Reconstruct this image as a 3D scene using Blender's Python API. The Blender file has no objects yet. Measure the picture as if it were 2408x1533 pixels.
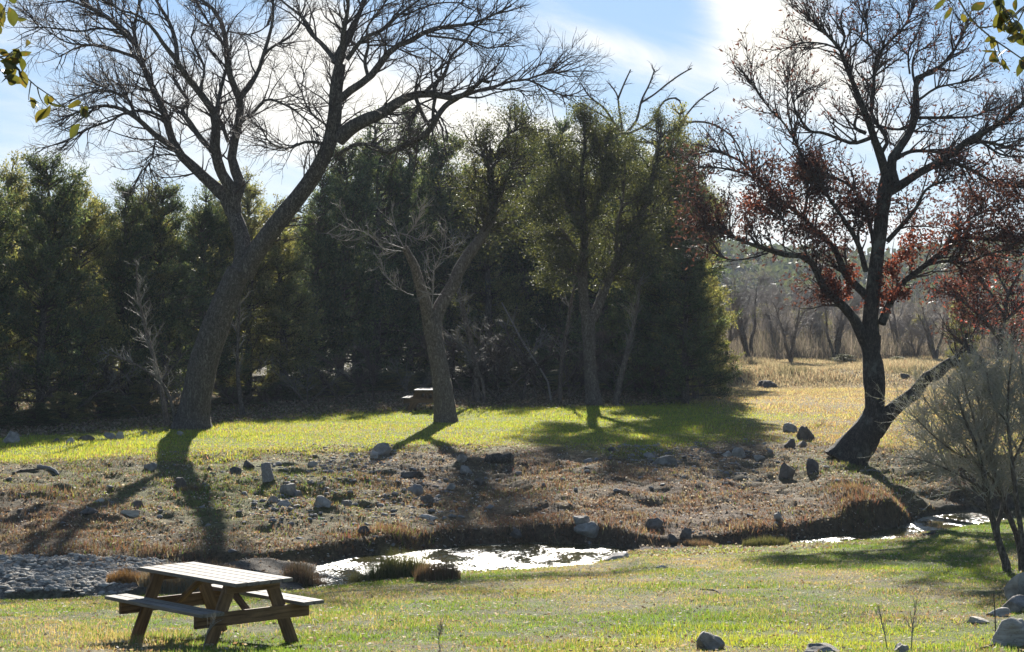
import bpy, bmesh, math, random
import numpy as np
from mathutils import Vector, Matrix

R = math.radians
S = bpy.context.scene
# ---------------------------------------------------------------- camera
F = 5000.0                      # focal length in pixels of a 2408 px wide picture
CX, HV, CZ = 1204.0, 700.0, 5.0 # centre column, horizon row, camera height above the water
cam_d = bpy.data.cameras.new("Camera")
cam = bpy.data.objects.new("Camera", cam_d)
S.collection.objects.link(cam)
cam.location = (0, 0, CZ)
cam.rotation_euler = (R(90), 0, 0)
cam_d.sensor_width = 36.0
cam_d.lens = 36.0 * F / 2408.0
cam_d.shift_y = -(766.5 - HV) / 2408.0
cam_d.clip_end = 6000
S.camera = cam
S.view_settings.view_transform = 'Standard'
S.view_settings.look = 'None'
S.view_settings.exposure = 1.5
S.view_settings.gamma = 1.0
S.cycles.use_denoising = True
S.cycles.max_bounces = 6
S.cycles.diffuse_bounces = 3
S.cycles.glossy_bounces = 2
S.cycles.transmission_bounces = 4
S.cycles.transparent_max_bounces = 6
S.cycles.sample_clamp_indirect = 4.0
S.cycles.caustics_reflective = False
S.cycles.caustics_refractive = False
# ---------------------------------------------------------------- sun and sky
SUN_EL, SUN_AZ = R(22), R(0.4)      # azimuth to the right of the view axis
sd = bpy.data.lights.new("Sun", 'SUN')
sd.energy = 5.0
sd.angle = R(0.55)
sd.color = (1.0, 0.95, 0.86)
sun = bpy.data.objects.new("Sun", sd)
S.collection.objects.link(sun)
sdir = Vector((math.sin(SUN_AZ) * math.cos(SUN_EL), math.cos(SUN_AZ) * math.cos(SUN_EL), math.sin(SUN_EL)))
sun.rotation_euler = sdir.to_track_quat('Z', 'Y').to_euler()
sun.location = sdir * 200

W = bpy.data.worlds.new("World")
S.world = W
W.use_nodes = True
nt = W.node_tree
N, L = nt.nodes, nt.links
N.clear()

class G:
    """small helper for writing node maths"""
    def __init__(s, t): s.t = t
    def m(s, op, a, b=None, c=None, clamp=False):
        n = s.t.nodes.new('ShaderNodeMath'); n.operation = op; n.use_clamp = clamp
        for i, x in enumerate((a, b, c)):
            if x is None: continue
            if isinstance(x, (int, float)): n.inputs[i].default_value = x
            else: s.t.links.new(x, n.inputs[i])
        return n.outputs[0]
    def comb(s, x, y, z):
        n = s.t.nodes.new('ShaderNodeCombineXYZ')
        for i, v in enumerate((x, y, z)):
            if isinstance(v, (int, float)): n.inputs[i].default_value = v
            else: s.t.links.new(v, n.inputs[i])
        return n.outputs[0]
    def noise(s, vec, scale, detail=4, rough=0.55, dist=0.0):
        n = s.t.nodes.new('ShaderNodeTexNoise')
        if vec is not None: s.t.links.new(vec, n.inputs['Vector'])
        n.inputs['Scale'].default_value = scale; n.inputs['Detail'].default_value = detail
        n.inputs['Roughness'].default_value = rough; n.inputs['Distortion'].default_value = dist
        return n.outputs['Fac']
    def mix(s, f, a, b, blend='MIX'):
        n = s.t.nodes.new('ShaderNodeMix'); n.data_type = 'RGBA'; n.blend_type = blend
        for k, x in (('Factor', f), ('A', a), ('B', b)):
            sock = [i for i in n.inputs if i.name == k and i.enabled and (i.type == ('VALUE' if k == 'Factor' else 'RGBA'))][0]
            if isinstance(x, (int, float)): sock.default_value = x
            elif isinstance(x, tuple): sock.default_value = (*x, 1)
            else: s.t.links.new(x, sock)
        return [o for o in n.outputs if o.type == 'RGBA'][0]
    def ramp(s, f, stops):
        n = s.t.nodes.new('ShaderNodeValToRGB')
        s.t.links.new(f, n.inputs[0])
        e = n.color_ramp.elements
        while len(e) < len(stops): e.new(0.5)
        for i, (p, c) in enumerate(stops):
            e[i].position = p; e[i].color = (*c, 1) if isinstance(c, tuple) else (c, c, c, 1)
        return n.outputs[0]
    def sstep(s, x, a, b):
        n = s.t.nodes.new('ShaderNodeMapRange'); n.interpolation_type = 'SMOOTHSTEP'
        s.t.links.new(x, n.inputs[0]); n.inputs[1].default_value = a; n.inputs[2].default_value = b
        return n.outputs[0]

g = G(nt)
sky = N.new('ShaderNodeTexSky')
sky.sky_type = 'NISHITA'
sky.sun_disc = False
sky.sun_elevation = SUN_EL
sky.sun_rotation = SUN_AZ
sky.altitude = 300
sky.air_density = 1.0
sky.dust_density = 0.6
sky.ozone_density = 2.0
tc = N.new('ShaderNodeTexCoord')
sp = N.new('ShaderNodeSeparateXYZ'); L.new(tc.outputs['Generated'], sp.inputs[0])
dx, dy, dz = sp.outputs
# azimuth and elevation of the looking direction, in degrees
az = g.m('MULTIPLY', g.m('ARCTAN2', dx, dy), 57.2958)
hl = g.m('SQRT', g.m('ADD', g.m('MULTIPLY', dx, dx), g.m('MULTIPLY', dy, dy)))
el = g.m('MULTIPLY', g.m('ARCTAN2', dz, hl), 57.2958)
def cloudbank(a0, e0, sa, se, rot=0.0, amp=1.0):
    ca, sn_ = math.cos(R(rot)), math.sin(R(rot))
    a = g.m('SUBTRACT', az, a0); e = g.m('SUBTRACT', el, e0)
    p = g.m('DIVIDE', g.m('ADD', g.m('MULTIPLY', a, ca), g.m('MULTIPLY', e, sn_)), sa)
    q = g.m('DIVIDE', g.m('SUBTRACT', g.m('MULTIPLY', e, ca), g.m('MULTIPLY', a, sn_)), se)
    r = g.m('ADD', g.m('MULTIPLY', p, p), g.m('MULTIPLY', q, q))
    return g.m('MULTIPLY', g.m('EXPONENT', g.m('MULTIPLY', r, -1.0)), amp)
def pv(u, v): return (u - CX) / F * 57.3, (HV - v) / F * 57.3
banks = []
for (u, v, su, sv, rot, amp) in [
    (1380, 95, 190, 42, -14, .62), (1790, 40, 130, 190, 24, 1.0), (1950, 170, 260, 90, -30, .55), (1680, 165, 190, 50, -8, .42),
    (1200, 330, 420, 100, -14, .9), (760, 60, 90, 130, 20, .8), (760, 250, 330, 150, -10, .9), (330, 320, 360, 120, 12, .62),
    (60, 130, 190, 120, 0, .35), (620, 480, 420, 90, 0, .45), (2050, 330, 500, 80, -12, .42), (1800, 560, 700, 120, 0, .65), (2330, 250, 200, 60, -20, .3)]:
    a0, e0 = pv(u, v)
    banks.append(cloudbank(a0, e0, su / F * 57.3, sv / F * 57.3, rot, amp * .85))
tot = banks[0]
for b in banks[1:]: tot = g.m('ADD', tot, b)
# streaky cirrus texture in (azimuth, elevation) with the streaks running down to the right
ca, sn_ = math.cos(R(-16)), math.sin(R(-16))
px = g.m('ADD', g.m('MULTIPLY', az, ca), g.m('MULTIPLY', el, sn_))
py = g.m('SUBTRACT', g.m('MULTIPLY', el, ca), g.m('MULTIPLY', az, sn_))
n1 = g.noise(g.comb(g.m('MULTIPLY', px, 0.30), g.m('MULTIPLY', py, 1.15), 3.1), 0.8, 7, 0.6, 0.6)
n2 = g.noise(g.comb(g.m('MULTIPLY', px, 0.16), g.m('MULTIPLY', py, 0.35), 9.0), 0.9, 4, 0.5, 0.3)
tex = g.m('ADD', g.m('MULTIPLY', g.m('SUBTRACT', n1, 0.5), 1.7), g.m('MULTIPLY', g.m('SUBTRACT', n2, 0.5), 0.8))
far_cov = g.m('MULTIPLY', g.sstep(g.m('ABSOLUTE', az), 18, 45), 0.12)   # even cover outside the photographed part
cov = g.m('ADD', g.m('ADD', tot, far_cov), g.m('MULTIPLY', tex, g.m('ADD', g.m('MULTIPLY', tot, 0.55), 0.45)))
cloud = g.sstep(cov, 0.0, 0.92)
bri = g.mix(1.0, sky.outputs[0], (0.80, 1.0, 1.15), 'MULTIPLY')
# thin high haze evens out the blue around the sun's side of the sky
veil = g.m('MULTIPLY', g.sstep(g.m('ABSOLUTE', az), 60, 25), g.sstep(el, 30, 12))
blue = g.mix(g.sstep(el, 1, 8), (4.4, 6.5, 8.8), (2.9, 4.95, 8.3))
bri = g.mix(g.m('MULTIPLY', veil, .88), bri, blue)
sunny = g.sstep(g.m('ABSOLUTE', g.m('SUBTRACT', az, 7.5)), 40, 2)
ccol = g.mix(sunny, (8.8, 9.2, 9.8), (10.9, 10.5, 9.5))
fin = g.mix(cloud, bri, ccol)
bg = N.new('ShaderNodeBackground'); bg.inputs['Strength'].default_value = 0.039
L.new(fin, bg.inputs['Color'])
wo = N.new('ShaderNodeOutputWorld'); L.new(bg.outputs[0], wo.inputs['Surface'])

# ---------------------------------------------------------------- numeric helpers
rng = np.random.default_rng(11)
random.seed(5)
_perm = np.random.default_rng(99).random((256, 256))
def vnoise(x, y):
    x = np.asarray(x, float); y = np.asarray(y, float)
    xi = np.floor(x).astype(int); yi = np.floor(y).astype(int)
    fx = x - xi; fy = y - yi
    fx = fx * fx * (3 - 2 * fx); fy = fy * fy * (3 - 2 * fy)
    a = _perm[xi % 256, yi % 256]; b = _perm[(xi + 1) % 256, yi % 256]
    c = _perm[xi % 256, (yi + 1) % 256]; d = _perm[(xi + 1) % 256, (yi + 1) % 256]
    return (a * (1 - fx) + b * fx) * (1 - fy) + (c * (1 - fx) + d * fx) * fy
def fbm(x, y, o=4, seed=0.0):
    t = 0; a = 1.0; s = 0
    x = np.asarray(x, float) + seed * 17.3; y = np.asarray(y, float) + seed * 31.7
    for i in range(o):
        t = t + a * (vnoise(x, y) - 0.5); s += a
        x = x * 2.03 + 11.1; y = y * 2.03 + 5.7; a *= 0.5
    return t / s * 2
def smooth(a, b, x):
    t = np.clip((np.asarray(x, float) - a) / (b - a), 0, 1)
    return t * t * (3 - 2 * t)

# ---------------------------------------------------------------- the lie of the land
def _c(pts):      # (u, v, height) on a line of the ground -> x, y control points
    xs, ys = [], []
    for u, v, z in pts:
        y = (CZ - z) * F / (v - HV)
        xs.append((u - CX) / F * y); ys.append(y)
    return np.array(xs), np.array(ys)
SNX, SNY = _c([(-200, 1430, .02), (0, 1427, .02), (330, 1412, .02), (700, 1392, 0.02), (850, 1378, 0), (1070, 1358, 0), (1250, 1347, 0), (1400, 1336, 0), (1480, 1306, 0),
               (1700, 1292, 0), (1870, 1284, 0), (2080, 1268, 0), (2300, 1232, 0), (2408, 1212, 0), (2700, 1180, 0)])
SFX, SFY = _c([(-200, 1350, 0), (0, 1345, 0), (300, 1342, 0), (620, 1340, 0), (765, 1325, 0), (830, 1308, 0), (1000, 1291, 0), (1110, 1279, 0), (1280, 1273, 0), (1420, 1282, 0), (1500, 1296, 0),
               (1700, 1284, 0), (1850, 1272, 0), (1960, 1258, 0), (2050, 1250, 0), (2120, 1236, 0), (2180, 1212, 0), (2280, 1203, 0), (2408, 1190, 0), (2700, 1150, 0)])
TEX, TEY = _c([(-200, 1090, 1.1), (0, 1085, 1.1), (200, 1078, 1.1), (400, 1064, 1.1), (800, 1046, 1.1), (1200, 1044, 1.1), (1500, 1050, 1.1), (1850, 1030, 1.1),
               (2050, 1050, 1.1), (2250, 1070, 1.1), (2500, 1080, 1.1)])
def sn(x): return np.interp(x, SNX, SNY) - .35 * smooth(5.5, 6.5, x) + (.28 - .2 * smooth(5, 6, x)) * fbm(x * 1.3, np.zeros_like(x) + 2.5, 4, 71)
def sf(x): return np.maximum(np.interp(x, SFX, SFY) + (.35 - .2 * smooth(5, 6, x)) * fbm(x * 1.1, np.zeros_like(x) + 7.5, 4, 72), sn(x) + 0.25)
def te(x): return np.interp(x, TEX, TEY)
def channel(x):   # 1 where open water stands, 0 where the bed is dry
    a = smooth(-3.75, -3.3, x) * (1 - smooth(2.1, 2.6, x))
    b = smooth(5.2, 5.6, x)
    return np.maximum(a, b)
def terrain(x, y):
    x = np.asarray(x, float); y = np.asarray(y, float)
    n, f, t = sn(x), sf(x), te(x)
    zn = np.interp(y, [-30, 5, 12, 20.5, 22.5], [3.7, 3.3, 2.5, 1.53, 1.37])
    q = np.clip((y - 22.5) / (n - 22.5), 0, 1)
    zn = np.where(y > 22.5, 1.37 * (1 - q) + 0.06 * q + 0.10 * np.sin(q * math.pi), zn)
    zn = zn + 0.05 * fbm(x * .5, y * .3, 3, 1) + 0.022 * fbm(x * 2.2, y * 2.2, 3, 2)
    # bed
    m = np.clip((y - n) / (f - n), 0, 1)
    ch = channel(x)
    left = 1 - smooth(-5.2, -3.9, x)
    dry = 0.05 + 0.10 * fbm(x * .9, y * .9, 4, 3) + left * (0.16 + 0.12 * fbm(x * 1.7, y * 2.4, 4, 4) + 0.28 * smooth(-6.3, -9.5, x) * np.sin(m * math.pi) ** .7)
    wet = -0.22 * np.sin(m * math.pi) ** 0.4
    zb = dry * (1 - ch) + wet * ch
    # far bank
    s = np.clip((y - f) / (t - f), 0, 1)
    lip = (0.20 + 0.22 * fbm(x * .7, y * 0 + 3, 3, 5)) * (1 - .6 * smooth(2.0, 3.0, x) * (1 - smooth(5.4, 6.2, x))) + 0.24 * smooth(6.9, 7.4, x) * (1 - smooth(8.3, 8.9, x)) - .14 * smooth(8.4, 9.4, x) - .08 * smooth(5.6, 6.2, x) * (1 - smooth(6.7, 7.2, x)) + 0.06 * smooth(-4, -3, x)
    rise = np.where(left > 0.5, 0.5, 1.0)
    zf = lip * smooth(0, 0.035, s) + (1.1 - lip) * s ** 0.85
    amp = np.sin(np.clip(s, 0, 1) * math.pi) ** .5
    zf = zf + amp * (0.20 * fbm(x * .45, y * .45, 4, 6) + 0.15 * fbm(x * 1.6, y * 1.6, 4, 7) + 0.055 * fbm(x * 5, y * 5, 3, 8))
    zt = 1.1 + 0.05 * fbm(x * .3, y * .2, 3, 9) * smooth(0, 3, y - t) + 0.02 * fbm(x * 2, y * 2, 2, 9)
    # the meadow beyond: a low bank carrying tall dry grass
    zt = zt + 0.55 * smooth(92, 99, y + 3.0 * fbm(x * .15, y * 0, 2, 12)) * smooth(5, 12, x) + 0.25 * fbm(x * .1, y * .1, 3, 13) * smooth(85, 110, y)
    z = np.where(y < n, zn, np.where(y < f, zb, np.where(y < t, zf, zt)))
    return z
def ground_hit(u, v):
    ys = np.arange(18, 150, 0.04)
    xs = (u - CX) / F * ys
    los = CZ + (HV - v) / F * ys
    d = terrain(xs, ys) - los
    i = np.argmax(d > 0)
    return float(xs[i]), float(ys[i]), float(terrain(xs[i], ys[i]))
def tz(x, y): return float(terrain(x, y))
def W3(u, v, y): return np.array([(u - CX) / F * y, y, CZ + (HV - v) / F * y])

# ---------------------------------------------------------------- ground colour by place
STRAW = np.array([.32, .26, .15]); GREEN = np.array([.13, .195, .042]); LIME = np.array([.285, .315, .055])
RUST = np.array([.20, .115, .070]); LITTER = np.array([.19, .145, .105]); DARK = np.array([.075, .06, .045]); TAN = np.array([.42, .35, .23])
GREY = np.array([.36, .34, .31])
def _spot(x, y, u, v, ru, rv, z):
    yy = (CZ - z) * F / (v - HV); xx = (u - CX) / F * yy
    rx = ru / F * yy; ry = rv * yy * yy / (F * (CZ - z))
    return np.exp(-(((x - xx) / rx) ** 2 + ((y - yy) / ry) ** 2))
def ten(x, y): return te(x) + 3.2 * fbm(x * .45, y * .35, 4, 81) - .3
def zones(x, y):
    """weights of green, lime, straw, rust, litter, dark, tan, grey"""
    x = np.asarray(x, float); y = np.asarray(y, float)
    n, f, t = sn(x), sf(x), ten(x, y)
    a = fbm(x * .55, y * .38, 4, 21); b = fbm(x * 1.7, y * 1.2, 4, 22); c = fbm(x * .3, y * .2, 3, 23); d = fbm(x * 3.5, y * 3.0, 3, 24)
    near = (y < n).astype(float)
    w = np.zeros(x.shape + (8,))
    # near lawn
    limeN = _spot(x, y, 1950, 1490, 420, 38, 1.4) * 2.4 + _spot(x, y, 2230, 1330, 170, 28, .9) * .7 + _spot(x, y, 1560, 1310, 240, 9, .2) * .8 + _spot(x, y, 1900, 1310, 400, 14, .3) * .6 + _spot(x, y, 660, 1500, 160, 14, 1.5) * .5
    greenN = _spot(x, y, 1500, 1450, 210, 32, 1.2) * 1.3 + _spot(x, y, 2030, 1340, 260, 26, .6) * 1.0 + _spot(x, y, 1150, 1375, 240, 14, .4) * .5
    rustN = _spot(x, y, 2220, 1440, 190, 16, 1.3) * 1.3 + _spot(x, y, 1500, 1405, 260, 12, .9) * .5 + _spot(x, y, 1150, 1500, 200, 14, 1.5) * .5
    w[..., 0] = near * np.clip(.78 + 1.1 * a + 0.6 * b + greenN, 0, 3)
    w[..., 1] = near * np.clip(limeN + .25 * b + .18 * c, 0, 3)
    w[..., 2] = near * np.clip(.62 - 1.0 * a + .6 * d - .5 * limeN, 0, 3)
    w[..., 3] = near * np.clip(-.15 + .9 * c - 0.4 * b + rustN, 0, 3)
    w[..., 4] = near * np.clip(.12 - .8 * b, 0, 1)
    # bed
    bed = ((y >= n) & (y < f)).astype(float)
    left = (x < -6.2 + .5 * fbm(y, x, 2, 14))
    w[..., 7] += bed * np.where(left, 1.6, .5)
    w[..., 4] += bed * .5; w[..., 5] += bed * np.where(left, .25, .8)
    # bank
    s = np.clip((y - f) / (t - f), 0, 1); bank = ((y >= f) & (y < t)).astype(float)
    gb = _spot(x, y, 600, 1130, 210, 45, .9) * 1.6 + _spot(x, y, 250, 1110, 260, 22, 1.0) * .7 + .4 * np.clip(a, 0, 1) + _spot(x, y, 900, 1190, 130, 22, .6) * .5 + _spot(x, y, 2000, 1085, 150, 25, 1) * .7 + _spot(x, y, 1740, 1290, 120, 20, .2) * .6
    w[..., 3] += bank * np.clip(.95 - .75 * s + .9 * a, 0, 3)
    w[..., 4] += bank * np.clip(.55 + .7 * s + .6 * b, 0, 3)
    w[..., 2] += bank * np.clip(.32 + 1.0 * d, 0, 2)
    w[..., 0] += bank * np.clip(gb * 1.1 + .45 * b * s, 0, 2)
    w[..., 1] += bank * np.clip(gb * .5 + .9 * smooth(.86, 1.0, s) + .25 * b * s, 0, 2)
    w[..., 5] += bank * np.clip(.55 * (1 - smooth(0, .06, s)) * 3 - .3 * b - .05, 0, 2)
    w[..., 7] += bank * np.clip(.10 + .8 * b * s, 0, 1)
    # terrace lawn and meadow
    ter = (y >= t).astype(float)
    xr = smooth(5.0, 9.5, x - (y - 70) * .03)        # towards the right the lawn turns to straw
    lawn = 1 - smooth(72, 82, y + 4 * c)
    tanpatch = _spot(x, y, 760, 1008, 300, 12, 1.1) * .8 + _spot(x, y, 1250, 1030, 200, 10, 1.1) * .3
    w[..., 1] += ter * lawn * np.clip(1.15 - .95 * xr + .5 * a, 0, 2) + ter * _spot(x, y, 1830, 978, 130, 7, 1.1) * 1.5
    w[..., 0] += ter * lawn * np.clip(.35 - .2 * xr + .5 * b, 0, 2)
    w[..., 2] += ter * np.clip(tanpatch + .10 + .75 * xr + .3 * d, 0, 2)
    w[..., 6] += ter * np.clip(.75 * xr * smooth(58, 80, y) + .9 * smooth(85, 95, y) + .4 * c, 0, 2) * smooth(4, 8, x)
    w[..., 3] += ter * np.clip(.40 * xr + .9 * c * xr, 0, 2); w[..., 4] += ter * np.clip(.30 * xr + .8 * b * xr, 0, 2)
    fr_ = ter * np.exp(-np.clip(y - t, 0, 50) / 2.2) * np.clip(.9 + 1.6 * d, 0, 2)
    w[..., 2] += .8 * fr_; w[..., 4] += .55 * fr_; w[..., 3] += .35 * fr_
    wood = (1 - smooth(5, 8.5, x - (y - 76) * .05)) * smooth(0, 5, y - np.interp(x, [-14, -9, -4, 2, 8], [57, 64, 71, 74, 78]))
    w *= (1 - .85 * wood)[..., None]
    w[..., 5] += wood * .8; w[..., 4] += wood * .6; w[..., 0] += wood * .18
    w += 1e-4
    return w / w.sum(-1, keepdims=True)
PAL = np.array([GREEN, LIME, STRAW, RUST, LITTER, DARK, TAN, GREY])
def ground_col(x, y): return zones(x, y) @ PAL
def pick_col(x, y):
    """every blade belongs to one kind of grass, chosen by the local weights"""
    w = zones(x, y) ** 1.25; w /= w.sum(-1, keepdims=True)
    r = rng.random(x.shape)
    k = (np.cumsum(w, -1) < r[:, None]).sum(-1).clip(0, 7)
    col = PAL[k] * (0.72 + .56 * rng.random((len(x), 1))) * (1 + .10 * rng.standard_normal((len(x), 3)))
    return np.clip(col, .01, .8), k

# ---------------------------------------------------------------- meshes and materials
def mesh_obj(name, V, faces, mat, parent=None, col=None, smoothf=False, fcol=None):
    """V (n,3); faces (m,k) ndarray; col per vertex (n,3)"""
    me = bpy.data.meshes.new(name)
    V = np.ascontiguousarray(V, dtype=np.float32); faces = np.ascontiguousarray(faces, dtype=np.int32)
    m, k = faces.shape
    me.vertices.add(len(V)); me.vertices.foreach_set('co', V.ravel())
    me.loops.add(m * k); me.loops.foreach_set('vertex_index', faces.ravel())
    me.polygons.add(m)
    me.polygons.foreach_set('loop_start', np.arange(0, m * k, k, dtype=np.int32))
    me.polygons.foreach_set('loop_total', np.full(m, k, dtype=np.int32))
    if smoothf: me.polygons.foreach_set('use_smooth', np.ones(m, dtype=bool))
    if col is not None:
        ca = me.color_attributes.new('col', 'FLOAT_COLOR', 'POINT')
        c4 = np.ones((len(V), 4), dtype=np.float32); c4[:, :3] = col
        ca.data.foreach_set('color', c4.ravel())
    me.update(calc_edges=True)
    if mat: me.materials.append(mat)
    o = bpy.data.objects.new(name, me)
    S.collection.objects.link(o)
    if parent: o.parent = parent; o.matrix_parent_inverse = Matrix.Identity(4)
    return o
def empty(name, loc, label=None, cat=None, group=None):
    o = bpy.data.objects.new(name, None); S.collection.objects.link(o)
    o.location = loc; o.empty_display_size = .2
    tag(o, label, cat, group); return o
def tag(o, label=None, cat=None, group=None, kind=None):
    if label: o['label'] = label
    if cat: o['category'] = cat
    if group: o['group'] = group
    if kind: o['kind'] = kind
    return o
def copy_tree(o, parent=None):
    c = o.copy(); S.collection.objects.link(c); c.parent = parent
    for ch in list(o.children): copy_tree(ch, c)
    return c

def new_mat(name):
    m = bpy.data.materials.new(name); m.use_nodes = True
    t = m.node_tree; t.nodes.clear()
    o = t.nodes.new('ShaderNodeOutputMaterial')
    return m, t, o, G(t)
def bump(t, h, strength, dist=0.02):
    b = t.nodes.new('ShaderNodeBump'); b.inputs['Strength'].default_value = strength; b.inputs['Distance'].default_value = dist
    t.links.new(h, b.inputs['Height']); return b.outputs[0]
def principled(t, o, col, rough=.8, nrm=None, spec=.3):
    p = t.nodes.new('ShaderNodeBsdfPrincipled')
    if isinstance(col, tuple): p.inputs['Base Color'].default_value = (*col, 1)
    else: t.links.new(col, p.inputs['Base Color'])
    if isinstance(rough, float): p.inputs['Roughness'].default_value = rough
    else: t.links.new(rough, p.inputs['Roughness'])
    p.inputs['Specular IOR Level'].default_value = spec
    if nrm: t.links.new(nrm, p.inputs['Normal'])
    if o: t.links.new(p.outputs[0], o.inputs['Surface'])
    return p
def attr(t):
    a = t.nodes.new('ShaderNodeAttribute'); a.attribute_name = 'col'; return a.outputs['Color']
def objco(t):
    return t.nodes.new('ShaderNodeTexCoord').outputs['Object']
def leaf_mat(name, trans=.5, tint=(1.25, 1.25, .55), rough=.5, spec=.25):
    m, t, o, g = new_mat(name)
    c = attr(t)
    p = principled(t, None, c, rough, None, spec)
    tr = t.nodes.new('ShaderNodeBsdfTranslucent')
    t.links.new(g.mix(1.0, c, tint, 'MULTIPLY'), tr.inputs['Color'])
    mx = t.nodes.new('ShaderNodeMixShader'); mx.inputs[0].default_value = trans
    t.links.new(p.outputs[0], mx.inputs[1]); t.links.new(tr.outputs[0], mx.inputs[2]); t.links.new(mx.outputs[0], o.inputs['Surface'])
    return m
def bark_mat(name, c1, c2, scale=1.0, lichen=None, bstr=.9):
    m, t, o, g = new_mat(name)
    co = objco(t)
    mp = t.nodes.new('ShaderNodeMapping'); mp.inputs['Scale'].default_value = (16 * scale, 16 * scale, 3.2 * scale); t.links.new(co, mp.inputs[0])
    n = g.noise(mp.outputs[0], 1.0, 7, .68, 1.2)
    n3 = g.noise(co, 13 * scale, 5, .7, .5)
    ridge_ = g.m('SUBTRACT', 1.0, g.m('ABSOLUTE', g.m('MULTIPLY', g.m('SUBTRACT', n, .5), 5.0)))
    h = g.m('ADD', g.m('MULTIPLY', g.m('MAXIMUM', ridge_, 0.0), -.55), g.m('ADD', .55, g.m('MULTIPLY', n3, .85)))
    col = g.mix(g.sstep(h, .35, 1.0), c1, c2)
    if lichen:
        l = g.sstep(g.noise(co, 2.3, 5, .6), .52, .66)
        col = g.mix(g.m('MULTIPLY', l, .75), col, lichen)
    principled(t, o, col, .9, bump(t, h, bstr, .04), .15)
    return m
M = {}
M['grass'] = leaf_mat('grass_blades', .55, (1.34, 1.26, .72), .55, .25)
M['drygrass'] = leaf_mat('dry_grass', .40, (1.1, 1.0, .8), .7, .15)
M['cedar'] = leaf_mat('cedar_foliage', .42, (1.3, 1.25, .6), .6, .15)
M['oakleaf'] = leaf_mat('oak_leaves', .40, (1.35, 1.35, .55), .55, .25)
M['redleaf'] = leaf_mat('red_leaves', .52, (1.5, 1.0, .80), .6, .2)
M['nearleaf'] = leaf_mat('near_leaves', .42, (1.3, 1.2, .5), .4, .4)
M['bark'] = bark_mat('bark_dark', (.05, .042, .036), (.28, .245, .21), 1.0)
M['bark_grey'] = bark_mat('bark_grey', (.09, .072, .058), (.34, .285, .235), 1.0)
M['bark_lichen'] = bark_mat('bark_lichen', (.035, .030, .026), (.15, .128, .108), 1.0, (.17, .175, .145))
M['bark_pale'] = bark_mat('bark_pale', (.26, .24, .22), (.55, .52, .48), 2.0)
def twig_mat(name, c):
    m, t, o, g = new_mat(name)
    n = g.noise(objco(t), 3.0, 3)
    principled(t, o, g.mix(n, tuple(x * .6 for x in c), tuple(x * 1.4 for x in c)), .75, None, .2)
    return m
M['twig'] = twig_mat('twigs_dark', (.075, .058, .052))
M['twig_grey'] = twig_mat('twigs_grey', (.20, .185, .155))
M['twig_bush'] = twig_mat('twigs_bush', (.30, .285, .235))
M['twig_lit'] = twig_mat('twigs_lit', (.24, .215, .19))  # pale tone puts the light these twigs catch into their colour
M['twig_far'] = twig_mat('twigs_far', (.25, .225, .21))  # lightened tone adds distance haze to the colour
# ground
m, t, o, g = new_mat('soil'); M['soil'] = m
c = attr(t)
geo = t.nodes.new('ShaderNodeNewGeometry').outputs['Position']
n = g.noise(geo, 9, 6, .7); n2 = g.noise(geo, 45, 4, .7)
cc = g.mix(g.sstep(n, .30, .70), (.42, .40, .38), (1.15, 1.12, 1.05)); cc = g.mix(g.sstep(n2, .62, .74), cc, (1.9, 1.8, 1.6))
principled(t, o, g.mix(1.0, c, cc, 'MULTIPLY'), .95, bump(t, g.m('ADD', n, g.m('MULTIPLY', n2, .5)), 1.0, .08), .1)
# rock
def rock_mat(name, a, b, stri=False):
    m, t, o, g = new_mat(name)
    oi = t.nodes.new('ShaderNodeObjectInfo')
    co = t.nodes.new('ShaderNodeNewGeometry').outputs['Position']
    mp = t.nodes.new('ShaderNodeMapping'); t.links.new(co, mp.inputs[0])
    if stri: mp.inputs['Scale'].default_value = (.8, .8, 6); mp.inputs['Rotation'].default_value = (.1, .25, 0)
    n = g.noise(mp.outputs[0], 5, 7, .65, .4); n2 = g.noise(co, 22, 5, .7)
    col = g.mix(g.sstep(n, .3, .72), a, b)
    col = g.mix(g.m('MULTIPLY', g.sstep(n2, .58, .70), .55), col, (.09, .085, .075))
    col = g.mix(1.0, col, g.mix(oi.outputs['Random'], (.80, .80, .82), (1.12, 1.08, 1.0)), 'MULTIPLY')
    principled(t, o, col, .9, bump(t, g.m('ADD', n, g.m('MULTIPLY', n2, .4)), .9, .05), .2)
    return m
M['rock'] = rock_mat('limestone', (.17, .155, .14), (.40, .375, .34))
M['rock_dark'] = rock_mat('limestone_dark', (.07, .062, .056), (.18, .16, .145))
M['rock_pale'] = rock_mat('limestone_pale', (.34, .30, .26), (.58, .54, .48), True)
M['ledge'] = rock_mat('limestone_bed', (.22, .205, .19), (.50, .48, .44), True)
# water
m, t, o, g = new_mat('creek_water'); M['water'] = m
geo = t.nodes.new('ShaderNodeNewGeometry').outputs['Position']
mp = t.nodes.new('ShaderNodeMapping'); mp.inputs['Scale'].default_value = (1, .55, 1); t.links.new(geo, mp.inputs[0])
calm = g.sstep(g.m('ADD', g.noise(mp.outputs[0], 1.3, 4, .6), g.m('MULTIPLY', g.m('SUBTRACT', g.noise(mp.outputs[0], 15, 3, .6), .5), .55)), .47, .54)
spx = t.nodes.new('ShaderNodeSeparateXYZ'); t.links.new(geo, spx.inputs[0])
still = g.sstep(spx.outputs[0], 7.0, 8.0)          # the right-hand pool lies nearly still
act = g.m('MULTIPLY', calm, g.m('SUBTRACT', 1.0, g.m('MULTIPLY', still, .35)))
n = g.noise(mp.outputs[0], 6.0, 3, .6, .4)
nb = g.noise(mp.outputs[0], 22, 2, .5)
hh = g.m('MULTIPLY', g.m('ADD', n, g.m('MULTIPLY', nb, .25)), g.m('ADD', g.m('MULTIPLY', act, .95), g.m('SUBTRACT', .15, g.m('MULTIPLY', still, .13))))
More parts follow.
